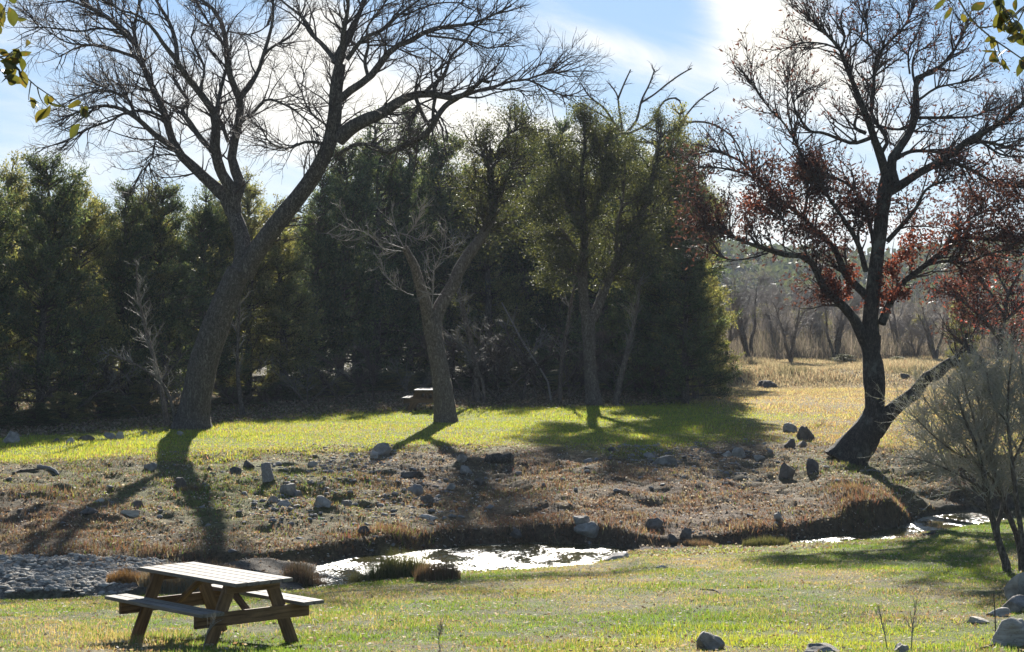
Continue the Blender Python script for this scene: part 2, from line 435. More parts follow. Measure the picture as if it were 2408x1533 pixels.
rg = g.m('ADD', g.m('MULTIPLY', act, .30), .04)
p = principled(t, o, (.07, .062, .02), rg, bump(t, hh, 1.0, .11), .5)
p.inputs['IOR'].default_value = 1.33
M['water_p'] = p
# wood of the tables
def wood_mat(name, a, b):
    m, t, o, g = new_mat(name)
    co = objco(t)
    mp = t.nodes.new('ShaderNodeMapping'); mp.inputs['Scale'].default_value = (1.4, 26, 26); t.links.new(co, mp.inputs[0])
    n = g.noise(mp.outputs[0], 1.6, 6, .6, .5)
    mp2 = t.nodes.new('ShaderNodeMapping'); mp2.inputs['Scale'].default_value = (2.5, 5, 5); t.links.new(co, mp2.inputs[0])
    n3 = g.noise(mp2.outputs[0], 1.5, 4, .6)
    h = g.m('ADD', g.m('MULTIPLY', n, .75), g.m('MULTIPLY', n3, .35))
    col = g.mix(1.0, g.mix(g.sstep(h, .35, .75), a, b), attr(t), 'MULTIPLY')
    principled(t, o, col, .8, bump(t, n, .5, .006), .25)
    return m
M['wood_grey'] = wood_mat('weathered_boards', (.11, .095, .08), (.28, .25, .215))
M['wood_leg'] = wood_mat('treated_timber', (.075, .042, .020), (.27, .165, .082))

# ================================================================ GROUND
def grid_faces(nr, nc):
    i = np.arange(nr - 1)[:, None] * nc + np.arange(nc - 1)[None, :]
    i = i.ravel()
    return np.stack([i, i + 1, i + nc + 1, i + nc], 1)
ys = np.concatenate([np.arange(-30, 18, 2.0), np.arange(18, 34, .25), np.arange(34, 60, .10), np.arange(60, 135, .6), np.arange(135, 300, 8), np.arange(300, 1500, 60), [2200, 3500]])
sx = np.concatenate([-np.geomspace(1, 60, 14)[::-1], np.linspace(-1, 1, 321)[1:-1], np.geomspace(1, 60, 14)])
Y, SX = np.meshgrid(ys, sx, indexing='ij')
X = SX * (14 + .14 * np.clip(Y, 0, 150))
Z = terrain(X, Y)
gc = ground_col(X, Y)
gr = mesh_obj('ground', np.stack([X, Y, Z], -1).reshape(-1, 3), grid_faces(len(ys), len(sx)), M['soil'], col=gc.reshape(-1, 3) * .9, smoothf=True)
tag(gr, kind='structure')

# far hills closing the horizon on every side the photo could see
uu = np.linspace(-1800, 4300, 180)
ridge = 612 + 14 * np.sin(uu / 130.) + 16 * fbm(uu / 260., uu * 0, 3, 41) + 22 * np.exp(-((uu - 2120) / 110.) ** 2)
V = []
rows = [(420, 0.0), (470, .35), (530, .75), (600, 1.0), (700, .9), (900, .2)]
for yy, k in rows:
    ht = (HV - ridge) / F * 600 + CZ
    V.append(np.stack([(uu - CX) / F * 600 * (yy / 600) ** .3, np.full_like(uu, yy), -1 + (ht + 1) * k], 1))
m, t, o, g_ = new_mat('hill_scrub'); M['hill'] = m
n = g_.noise(t.nodes.new('ShaderNodeNewGeometry').outputs['Position'], .08, 6, .7)
principled(t, o, g_.mix(g_.sstep(n, .35, .65), (.045, .055, .04), (.09, .09, .07)), 1.0, None, .0)
hl_ = mesh_obj('hills', np.concatenate(V), grid_faces(len(rows), len(uu)), M['hill'], smoothf=True)
tag(hl_, kind='structure')

# water: one level sheet lying in the bed
wx = np.linspace(-4.2, 2.9, 40); wx2 = np.linspace(5.0, 16, 50)
def water_sheet(name, wx):
    lo, hi = sn(wx) - .35, sf(wx) + .35
    ts = np.linspace(0, 1, 10)
    V = np.stack([np.repeat(wx[None], 10, 0), lo[None] + (hi - lo)[None] * ts[:, None], np.full((10, len(wx)), 0.0)], -1)
    return tag(mesh_obj(name, V.reshape(-1, 3), grid_faces(10, len(wx)), M['water']), kind='structure')
water_sheet('creek_water', wx)
water_sheet('creek_water', wx2)

# ================================================================ BLADES AND LITTER
def unit(v): return v / np.maximum(np.linalg.norm(v, axis=-1, keepdims=True), 1e-9)
def blades(name, x, y, h, w, mat, col, lean=.45, z=None, label=None, bend=True):
    n = len(x)
    z = terrain(x, y) - .006 if z is None else z
    a = rng.random(n) * 2 * math.pi
    side = np.stack([np.cos(a), np.sin(a), np.zeros(n)], 1) * (w / 2)[:, None]
    ld = unit(rng.standard_normal((n, 3)) * [1, 1, .0]) * (np.abs(rng.standard_normal(n)) * lean)[:, None]
    base = np.stack([x, y, z], 1)
    up = unit(ld + [0, 0, 1])
    tip = base + up * h[:, None]
    V = np.stack([base - side, base + side, tip], 1).reshape(-1, 3)
    Fc = np.arange(n * 3).reshape(n, 3)
    o = mesh_obj(name, V, Fc, mat, col=np.repeat(col, 3, 0))
    if label: tag(o, label, 'grass', kind='stuff')
    return o
def fan(n, y0, y1, k=.262, p=1.0, margin=.6):
    y = y0 + (y1 - y0) * rng.random(n) ** p
    x = (rng.random(n) * 2 - 1) * (k * y + margin)
    return x, y
def keep(mask, *a): return [q[mask] for q in a]

# near lawn
x, y = fan(620000, 19.5, 47, p=1.15)
x, y = keep((y < sn(x) + .05) & (fbm(x * 1.9, y * 1.9, 3, 31) + .55 > rng.random(len(x)) * .9), x, y)
col, k = pick_col(x, y)
pal_h = np.array([.042, .052, .036, .032, .018, .014, .05, .02])
h = pal_h[k] * (.6 + .9 * rng.random(len(x))) * (1 + .9 * np.clip(fbm(x * .8, y * .8, 3, 33), -.5, 1))
blades('lawn_grass', x, y, h, .007 + .006 * rng.random(len(x)), M['grass'], col, .75, label='short patchy green and straw coloured grass of the near lawn')
# bank: dead grass
x, y = fan(330000, 37.5, 61, p=1.0)
s_ = (y - sf(x)) / (te(x) - sf(x))
x, y = keep((s_ > -.01) & (y < ten(x, y) + .4) & (fbm(x * 1.4, y * 1.4, 3, 35) + .5 > rng.random(len(x)) * .85), x, y)
col, k = pick_col(x, y)
bank_h = np.array([.06, .06, .075, .07, .045, .04, .06, .025])
s_ = (y - sf(x)) / (te(x) - sf(x))
h = bank_h[k] * (.5 + rng.random(len(x))) * (1 + 1.2 * np.clip(fbm(x * .7, y * .7, 3, 36), -.6, 1)) * (1 + .5 * (s_ < .06))
blades('bank_grass', x, y, h, .013 + .014 * rng.random(len(x)), M['drygrass'], col, .8, label='dead rusty brown grass covering the far creek bank')
# terrace lawn
x, y = fan(350000, 48.5, 92, p=1.25)
x, y = keep((y > ten(x, y) - .2) & ((x > 3) | (y < 84)), x, y)
col, k = pick_col(x, y)
ter_h = np.array([.045, .06, .06, .05, .03, .03, .07, .02])
h = ter_h[k] * (.5 + rng.random(len(x))) * (1 + .8 * np.clip(fbm(x * .5, y * .5, 3, 37), -.6, 1))
blades('terrace_grass', x, y, h, .016 + .016 * rng.random(len(x)), M['grass'], col, .7, label='sunlit yellow green grass strip on the level ground before the wood')
# meadow
n = 210000
y = 84 + (124 - 84) * rng.random(n); x = y * (.07 + .22 * rng.random(n))
tall = smooth(91, 97, y + 3 * fbm(x * .15, y * 0, 2, 12)) * (0.15 + .85 * smooth(-.25, .35, fbm(x * .3, y * .14, 4, 38)))
h = (.04 + .24 * tall) * (.35 + 1.1 * rng.random(n) ** 1.5)
c0 = np.where((rng.random(n) < .22 + .35 * (y > 118))[:, None], np.array([.32, .215, .145]), np.array([.46, .40, .275]))
scr = fbm(x * .35, y * .16, 4, 39) > .14
c0 = np.where(((rng.random(n) < .16) | (scr & (rng.random(n) < .6)))[:, None], np.array([.20, .19, .12]), c0) * (.7 + .6 * rng.random((n, 1)))
blades('meadow_grass', x, y, h, .022 + .028 * rng.random(n), M['drygrass'], c0, .45, label='tall tan winter grass of the meadow in front of the far trees')

def flakes(name, x, y, size, col, mat, label, cat, tilt=.6, zoff=.015):
    n = len(x)
    nrm = unit(np.stack([rng.standard_normal(n) * tilt, rng.standard_normal(n) * tilt, np.ones(n)], 1))
    d = unit(np.cross(nrm, rng.standard_normal((n, 3))))
    s = np.cross(nrm, d)
    c = np.stack([x, y, terrain(x, y) + zoff], 1)
    L_ = size[:, None]
    V = np.stack([c - d * L_ * .5, c + s * L_ * .3, c + d * L_ * .5, c - s * L_ * .3], 1).reshape(-1, 3)
    o = mesh_obj(name, V, np.arange(4 * n).reshape(n, 4), mat, col=np.repeat(col, 4, 0))
    return tag(o, label, cat, kind='stuff')
x, y = fan(85000, 37, 62)
s_ = (y - sf(x)) / (te(x) - sf(x))
x, y = keep((s_ > -.3) & (s_ < 1.0) & (fbm(x * .9, y * .9, 3, 51) + .5 > rng.random(len(x)) * .9), x, y)
cl = .85 * np.array([[.42, .33, .24], [.30, .19, .12], [.22, .15, .11], [.60, .53, .44], [.36, .22, .13], [.66, .60, .52]])[rng.integers(0, 6, len(x))] * (.7 + .5 * rng.random((len(x), 1)))
flakes('leaf_litter', x, y, .035 + .05 * rng.random(len(x)), cl, M['drygrass'], 'fallen brown oak leaves scattered over the far bank', 'leaf litter', .7, .02)
x, y = fan(9000, 19.5, 45)
x, y = keep(y < sn(x), x, y)
cl = np.array([[.45, .35, .22], [.30, .20, .12], [.50, .44, .34]])[rng.integers(0, 3, len(x))]
flakes('fallen_leaves', x, y, .03 + .035 * rng.random(len(x)), cl, M['drygrass'], 'dry leaves lying in the near lawn', 'leaf litter', .5, .035)
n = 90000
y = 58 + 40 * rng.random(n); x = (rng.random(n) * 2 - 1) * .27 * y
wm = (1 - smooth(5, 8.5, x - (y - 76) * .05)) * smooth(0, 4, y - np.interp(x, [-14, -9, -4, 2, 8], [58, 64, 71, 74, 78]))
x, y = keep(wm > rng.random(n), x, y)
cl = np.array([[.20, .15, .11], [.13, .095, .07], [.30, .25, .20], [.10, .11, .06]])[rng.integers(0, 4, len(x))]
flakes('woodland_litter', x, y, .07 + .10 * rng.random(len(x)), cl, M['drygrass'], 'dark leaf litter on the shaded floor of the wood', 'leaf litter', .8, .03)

# ================================================================ ROCKS
def ico(sub):
    bm = bmesh.new(); bmesh.ops.create_icosphere(bm, subdivisions=sub, radius=1.0)
    V = np.array([v.co[:] for v in bm.verts]); Fc = np.array([[v.index for v in f.verts] for f in bm.faces]); bm.free()
    return V, Fc
ICO4, ICO2 = ico(4), ico(2)
def rock_shape(V, seed, planes=20, lo=.42, hi=.85, rough=.075):
    r = np.random.default_rng(seed); V = V.copy()
    for i in range(planes):
        n = unit(r.standard_normal(3)); c = r.uniform(lo, hi)
        d = V @ n - c
        V = V - n * np.maximum(d, 0)[:, None]
    nz = fbm(V[:, 0] * 2.2 + seed, V[:, 1] * 2.2 + V[:, 2] * 1.7, 4, seed % 13)
    return V * (1 + rough * 2.2 * nz)[:, None]
def rock(u, v, wpx, hpx, label, mat='rock', name='rock', cat='rock', depth=.8, seed=None, group=None, tilt=0., sink=.55):
    """u, v: middle of the rock's foot in the photograph; its size from its width and height there"""
    global _rk
    _rk += 1
    seed = _rk * 7 + 3 if seed is None else seed
    x, y, z = ground_hit(u, v)
    w = wpx / F * y; h = hpx / F * y
    if y > 30: w *= .9; h *= .88
    V, Fc = ICO4
    V = rock_shape(V, seed)
    V = V / (V.max(0) - V.min(0))
    V = V - (V.max(0) + V.min(0)) / 2
    V[:, 2] *= 1.25
    V *= [w, w * depth, h * (1 + sink)]
    o = mesh_obj(name, V, Fc, M[mat], smoothf=False)
    zc = z + h * .5 - h * sink * .5
    o.location = (x, y + w * depth * .35, zc + max(0, tz(x, y + w * depth * .35) - z) * .6)
    o.rotation_euler = (0, tilt, random.uniform(-.4, .4))
    return tag(o, label, cat, group)
_rk = 0
G_B = 'limestone rocks scattered on the far bank'
ROCKS = [
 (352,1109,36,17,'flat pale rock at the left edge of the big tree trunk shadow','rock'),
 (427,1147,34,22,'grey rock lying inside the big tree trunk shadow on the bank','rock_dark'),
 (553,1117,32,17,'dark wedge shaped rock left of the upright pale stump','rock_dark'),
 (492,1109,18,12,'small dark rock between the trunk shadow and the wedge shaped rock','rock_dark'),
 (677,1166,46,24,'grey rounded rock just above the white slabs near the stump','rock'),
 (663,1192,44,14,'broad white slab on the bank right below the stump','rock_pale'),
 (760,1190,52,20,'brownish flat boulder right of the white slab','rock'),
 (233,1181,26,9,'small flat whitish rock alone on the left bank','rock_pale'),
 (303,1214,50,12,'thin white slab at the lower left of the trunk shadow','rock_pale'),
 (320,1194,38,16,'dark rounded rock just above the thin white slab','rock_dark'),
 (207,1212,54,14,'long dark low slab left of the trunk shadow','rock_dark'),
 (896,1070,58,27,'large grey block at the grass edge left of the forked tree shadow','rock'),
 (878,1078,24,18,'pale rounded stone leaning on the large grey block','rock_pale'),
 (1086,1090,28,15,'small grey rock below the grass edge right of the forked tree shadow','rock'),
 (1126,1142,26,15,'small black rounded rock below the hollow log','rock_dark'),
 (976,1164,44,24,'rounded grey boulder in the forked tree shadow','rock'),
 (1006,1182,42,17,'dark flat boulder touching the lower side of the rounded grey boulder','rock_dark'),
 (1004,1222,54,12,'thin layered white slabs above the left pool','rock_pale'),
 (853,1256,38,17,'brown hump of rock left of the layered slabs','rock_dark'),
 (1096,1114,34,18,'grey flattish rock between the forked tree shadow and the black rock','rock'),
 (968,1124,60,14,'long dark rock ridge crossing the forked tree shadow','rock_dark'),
 (1212,1271,38,20,'dark round rock at the far edge of the left pool','rock_dark'),
 (1368,1246,46,22,'domed grey boulder behind the leaning slab at the pool','rock'),
 (1380,1272,68,27,'large leaning slab at the right end of the left pool','rock'),
 (1538,1246,56,22,'dark grey domed boulder right of the leaning slab','rock_dark'),
 (1580,1277,34,16,'small dark rock low on the bank right of the domed boulder','rock_dark'),
 (1612,1266,34,22,'weathered dark rock at the foot of the bank between the two pools','rock_dark'),
 (1566,1094,60,18,'grey rubble slab in the live oak shadow','rock'),
 (1526,1078,34,12,'flat rock at the top edge of the live oak shadow','rock'),
 (1383,1090,24,11,'small light stone at the left side of the live oak shadow','rock'),
 (1851,1126,44,36,'dark upright boulder, left one of the pair below the leaning oak','rock_dark'),
 (1911,1113,40,33,'dark blocky boulder, right one of the pair below the leaning oak','rock_dark'),
 (1896,1034,48,31,'dark round boulder at the grass edge nearest the leaning oak','rock_dark'),
 (1859,1016,42,21,'brown low boulder behind the dark round boulder','rock'),
 (1858,1052,32,18,'small dark rock left below the round boulder','rock_dark'),
 (1889,1050,34,12,'low flat rock under the dark round boulder','rock_dark'),
 (1739,1076,38,22,'grey angular rock in the shadow left of the boulder pair','rock'),
 (1713,1074,32,12,'pale tilted slab in the shadow of the bank','rock_pale'),
 (1943,1103,22,8,'small pale stone at the foot of the leaning oak','rock_pale'),
 (1832,1226,32,22,'grey pointed rock above the reeds on the right bank','rock'),
 (1786,1085,30,12,'flat grey rock between the angular rock and the boulder pair','rock'),
 (1440,1062,26,10,'small rock at the grass edge in the live oak shadow','rock_dark'),
 (1383,1322,72,24,'pale flat limestone slab reaching into the left pool','rock_pale'),
 (1450,1316,66,14,'thin pale limestone shelf right of the left pool','rock_pale'),
 (1560,1336,40,6,'thin pale slab flush with the near grass edge','rock_pale'),
 (585,1100,30,16,'low brown stone behind the wedge shaped rock','rock_dark'),
 (700,1168,26,14,'small light stone beside the rounded rock near the white slab','rock'),
 (640,1180,30,12,'light flat stone left of the rounded grey rock below the stump','rock'),
 (815,1192,34,14,'low grey stone right of the brownish flat boulder','rock'),
 (735,1098,28,12,'grey stone in the rubble at the top of the bank','rock'),
 (1060,1150,24,12,'little grey stone right of the rounded boulder','rock'),
 (1673,1528,68,34,'tan pointed rock at the bottom edge of the near lawn','rock'),
 (1935,1538,104,16,'long flat grey rock cut by the bottom edge of the picture','rock'),
 (2122,1540,38,22,'small whitish rock at the bottom edge between thin saplings','rock_pale'),
 (2398,1412,66,56,'tall grey boulder beneath the bare bush at the right edge','rock'),
 (2400,1440,80,30,'sloping grey rock in front of the tall boulder','rock'),
 (2353,1450,64,15,'low pale flat rock left of the sloping grey rock','rock_pale'),
 (2304,1465,54,11,'small whitish flat stone in the right lawn','rock_pale'),
 (2388,1520,120,56,'big layered cream coloured slab in the bottom right corner','rock_pale'),
 (1806,912,58,16,'dark low rock in the tan meadow','rock_dark'),
 (1743,901,26,13,'small dark rock left of the low meadow rock','rock_dark'),
 (2129,888,26,9,'dark stone in the meadow right of the leaning oak','rock_dark'),
 (22,1043,52,28,'large grey boulder at the left edge before the wood','rock'),
 (165,1044,30,14,'whitish stone on the grass edge at the far left','rock_pale'),
 (258,1034,34,16,'grey stone in the row at the foot of the left cedars','rock'),
 (281,1033,22,18,'small pale upright stone in the row at the foot of the left cedars','rock_pale'),
 (200,1036,40,13,'dark stone in the row at the foot of the left cedars','rock_dark'),
 (425,1024,22,10,'small stone right beside the big tree base','rock'),
 (130,1040,24,10,'little dark stone left of the whitish stone at the grass edge','rock_dark'),
 (340,1024,30,10,'flat grey stone between the stone row and the big tree','rock'),
]
for (u, v, w, h, lab, mt) in ROCKS:
    near_ = v > 1440
    rock(u, v, w, h, lab, mt, 'boulder' if w >= 40 else 'rock', 'boulder' if w >= 40 else 'rock', group=None if (near_ or v < 1000 or v < 1046) else G_B)

# rubble too small to count
def rubble(name, n, sampler, smin, smax, label, mat):
    V0, F0 = ICO2
    shapes = [rock_shape(V0, 200 + i, 9, .45, .85, .1) for i in range(12)]
    x, y = sampler(n); n = len(x)
    k = rng.integers(0, 12, n)
    base = np.stack(shapes)[k]
    a = rng.random(n) * 6.28; ca, sa = np.cos(a)[:, None], np.sin(a)[:, None]
    s = (smin + (smax - smin) * rng.random(n) ** 3)[:, None]
    bx = base[..., 0] * s; by = base[..., 1] * s * (.6 + .4 * rng.random((n, 1))); bz = base[..., 2] * s * (.3 + .35 * rng.random((n, 1)))
    V = np.stack([bx * ca - by * sa + x[:, None], bx * sa + by * ca + y[:, None], bz + (terrain(x, y))[:, None]], -1)
    Fc = (F0[None] + (np.arange(n) * len(V0))[:, None, None]).reshape(-1, 3)
    return tag(mesh_obj(name, V.reshape(-1, 3), Fc, M[mat]), label, 'rubble', kind='stuff')
def near_spots(spots):
    def f(n):
        X_, Y_ = [], []
        for (u, v, ru, rv, wgt) in spots:
            k = int(n * wgt); x0, y0, z0 = ground_hit(u, v)
            X_.append(x0 + rng.standard_normal(k) * ru / F * y0); Y_.append(y0 + rng.standard_normal(k) * rv * y0 * y0 / (F * (CZ - z0)))
        x, y = np.concatenate(X_), np.concatenate(Y_)
        ok = (y > sf(x) + .05) & (y < te(x) + .6)
        return x[ok], y[ok]
    return f
rubble('rubble', 4200, near_spots([(780, 1100, 70, 16, .17), (1620, 1080, 110, 15, .25), (690, 1180, 60, 18, .13), (980, 1170, 50, 25, .12), (860, 1120, 50, 25, .10), (1000, 1100, 300, 60, .16), (1400, 1150, 400, 70, .16), (300, 1150, 250, 50, .10)]), .015, .11,
       'loose limestone rubble strewn in patches over the far bank', 'rock')
def bedpts(n):
    x = -11.5 + 5.2 * rng.random(n) ** .85; q = rng.random(n); y = sn(x) + (sf(x) - sn(x)) * q
    return x, y
rubble('creek_bed_stones', 6500, bedpts, .012, .10, 'pale flaky limestone pieces covering the dry creek bed left of the table', 'ledge')

# ================================================================ TUBES AND BRANCHES
def tubes(P, Rr, sides=5, lump=0.0):
    """P (B,K,3) centre lines, Rr (B,K) radii"""
    B, K, _ = P.shape
    T = unit(np.gradient(P, axis=1))
    ref = np.tile(np.array([.28, .95, .12]), (B, K, 1))
    n1 = unit(np.cross(T, ref)); n2 = np.cross(T, n1)
    a = np.arange(sides) / sides * 2 * math.pi
    rr = Rr[..., None] * np.ones(sides)
    if lump: rr = rr * (1 + lump * rng.standard_normal(rr.shape))
    V = P[:, :, None] + rr[..., None] * (np.cos(a)[:, None] * n1[:, :, None] + np.sin(a)[:, None] * n2[:, :, None])
    idx = np.arange(B * K * sides).reshape(B, K, sides)
    a0, a1 = idx[:, :-1], idx[:, 1:]
    Fc = np.stack([a0, np.roll(a0, -1, 2), np.roll(a1, -1, 2), a1], -1).reshape(-1, 4)
    return V.reshape(-1, 3), Fc
def join(parts):
    V, Fc, o = [], [], 0
    for v, f in parts:
        V.append(v); Fc.append(f + o); o += len(v)
    return np.concatenate(V), np.concatenate(Fc)
def catmull(P, n):
    P = np.asarray(P, float)
    if len(P) == 2: return P[0] + (P[1] - P[0]) * np.linspace(0, 1, n)[:, None]
    d = np.r_[0, np.cumsum(np.linalg.norm(np.diff(P, axis=0), axis=1))]; d /= d[-1]
    m = np.gradient(P, d, axis=0)
    t = np.linspace(0, 1, n); k = np.clip(np.searchsorted(d, t, 'right') - 1, 0, len(P) - 2)
    h = (d[k + 1] - d[k])[:, None]; s = ((t - d[k]) / (d[k + 1] - d[k]))[:, None]
    return ((2 * s**3 - 3 * s**2 + 1) * P[k] + (s**3 - 2 * s**2 + s) * h * m[k] + (-2 * s**3 + 3 * s**2) * P[k + 1] + (s**3 - s**2) * h * m[k + 1])
def grow(P, Rr, n, L0, L1, ang=(45, 12), t0=.15, t1=1.0, up=.2, wob=.18, rk=.55, rmax=.03, rtip=.003, K=6, taper_len=.5, flat=0., curl=.06):
    """n children on the parents, chosen by parent length"""
    seg = np.linalg.norm(np.diff(P, axis=1), axis=2).sum(1)
    w = seg ** 1.0; w /= w.sum()
    i = rng.choice(len(P), n, p=w)
    t = t0 + (t1 - t0) * rng.random(n)
    f = t * (P.shape[1] - 1); k = np.minimum(f.astype(int), P.shape[1] - 2); fr = (f - k)[:, None]
    p = P[i, k] * (1 - fr) + P[i, k + 1] * fr
    r = Rr[i, k] * (1 - fr[:, 0]) + Rr[i, k + 1] * fr[:, 0]
    T = unit(P[i, k + 1] - P[i, k])
    Nn = unit(np.cross(T, rng.standard_normal((n, 3))))
    if flat: Nn = unit(Nn * [1, 1 - flat, 1])
    a = np.radians(ang[0] + ang[1] * rng.standard_normal(n))[:, None]
    d = unit(np.cos(a) * T + np.sin(a) * Nn + [0, 0, up])
    Ln = (L0 + (L1 - L0) * rng.random(n)) * (1 - taper_len * t)
    pts = [p]; bias = unit(rng.standard_normal((n, 3))) * curl
    for j in range(K - 1):
        p = p + d * (Ln / (K - 1))[:, None]; pts.append(p)
        d = unit(d + wob * rng.standard_normal((n, 3)) + bias + [0, 0, up * .25])
    Pc = np.stack(pts, 1)
    r0 = np.clip(r * rk, rtip, rmax)
    s = np.linspace(0, 1, K)
    Rc = r0[:, None] * (1 - s) ** .8 + rtip
    return Pc, Rc
def diamonds(c, d, L_, w, curl=0):
    n = len(c); side = unit(np.cross(d, rng.standard_normal((n, 3)))) * (w / 2)[:, None]
    L_ = L_[:, None]
    V = np.stack([c, c + d * L_ * .5 + side, c + d * L_, c + d * L_ * .5 - side], 1).reshape(-1, 3)
    return V, np.arange(4 * n).reshape(n, 4)

class Traced:
    """skeleton read from the photograph; every limb gets its own depth"""
    def __init__(s, y, K=16): s.y = y; s.K = K; s.P = []; s.R = []; s.px = []; s.yy = []
    def limb(s, pts, w0, w1, dy=0.0, y0=None):
        q = catmull(pts, s.K)
        if y0 is None:
            if s.px:
                allp = np.concatenate(s.px); ally = np.concatenate(s.yy)
                y0 = ally[np.argmin(((allp - q[0]) ** 2).sum(1))]
            else: y0 = s.y
        t = np.linspace(0, 1, s.K)
        yy = y0 + dy * t
        s.px.append(q); s.yy.append(yy)
        P = np.stack([(q[:, 0] - CX) / F * yy, yy, CZ + (HV - q[:, 1]) / F * yy], 1)
        w = w0 + (w1 - w0) * t if not isinstance(w0, (list, tuple)) else np.interp(t, np.linspace(0, 1, len(w0)), w0)
        s.P.append(P); s.R.append(w / 2 / F * yy)
        return s
    def arr(s, a=0, b=None): return np.stack(s.P[a:b]), np.stack(s.R[a:b])

def seg_tree(name, label, cat, base, trunkP, trunkR, twigs, bark, twigm, leaves=None, leafm=None, group=None, trunk_sides=12, limb_from=None, leafname='foliage', crownname='crown'):
    e = empty(name, base, label, cat, group)
    off = np.array(base)
    V, Fc = tubes(trunkP - off, trunkR, trunk_sides, .03)
    mesh_obj('trunk', V, Fc, bark, e, smoothf=True)
    if twigs:
        V, Fc = join([tubes(P - off, Rr, sd_) for P, Rr, sd_ in twigs])
        mesh_obj(crownname, V, Fc, twigm, e)
    if leaves is not None:
        V, Fc, col = leaves
        mesh_obj(leafname, V - off, Fc, leafm, e, col=col)
    return e

def z1(*p, ox=0, oy=0): return [(ox + a / 3.0, oy + b / 3.0) for a, b in p]
# ================================================================ 1. THE BIG BARE TREE ON THE LEFT
x0, y0, zz = ground_hit(455, 1008)
T = Traced(y0)
T.limb([(452, 1018), (455, 978), (467, 910), (481, 844), (503, 778), (528, 711), (562, 635)], [80, 70, 67, 68, 67, 64, 60, 54], 0, -.3)
T.limb([(575, 650), (592, 610), (632, 550), (672, 500), (712, 450), (748, 395), (775, 335), (788, 270), (790, 210), (800, 150)], [48, 47, 45, 42, 39, 37, 36, 34, 31, 27], 0, -1.3)
T.limb([(562, 645), (572, 600), (568, 555), (552, 510), (530, 460)], [46, 42, 38, 35, 32], 0, .8)
T.limb([(545, 475), (500, 435), (455, 392), (425, 365), (405, 330), (392, 285), (377, 240), (358, 205), (335, 150), (322, 110), (300, 75), (260, 45), (200, 15)], [34, 28, 24, 20, 18, 16, 14, 12, 9, 6, 4], 0, 1.6)
T.limb([(552, 500), (545, 450), (518, 400), (507, 350), (507, 290), (502, 262)], [34, 28, 26, 24, 22, 20], 0, -.6)
T.limb([(552, 470), (566, 420), (545, 390), (548, 350), (560, 290), (565, 235), (545, 190), (534, 150), (532, 110), (524, 60), (500, 20), (474, 0), (450, -30)], [30, 26, 22, 20, 18, 16, 14, 12, 10, 8, 6], 0, 1.0)
e_ = len(T.P)
mainR = len(T.P)
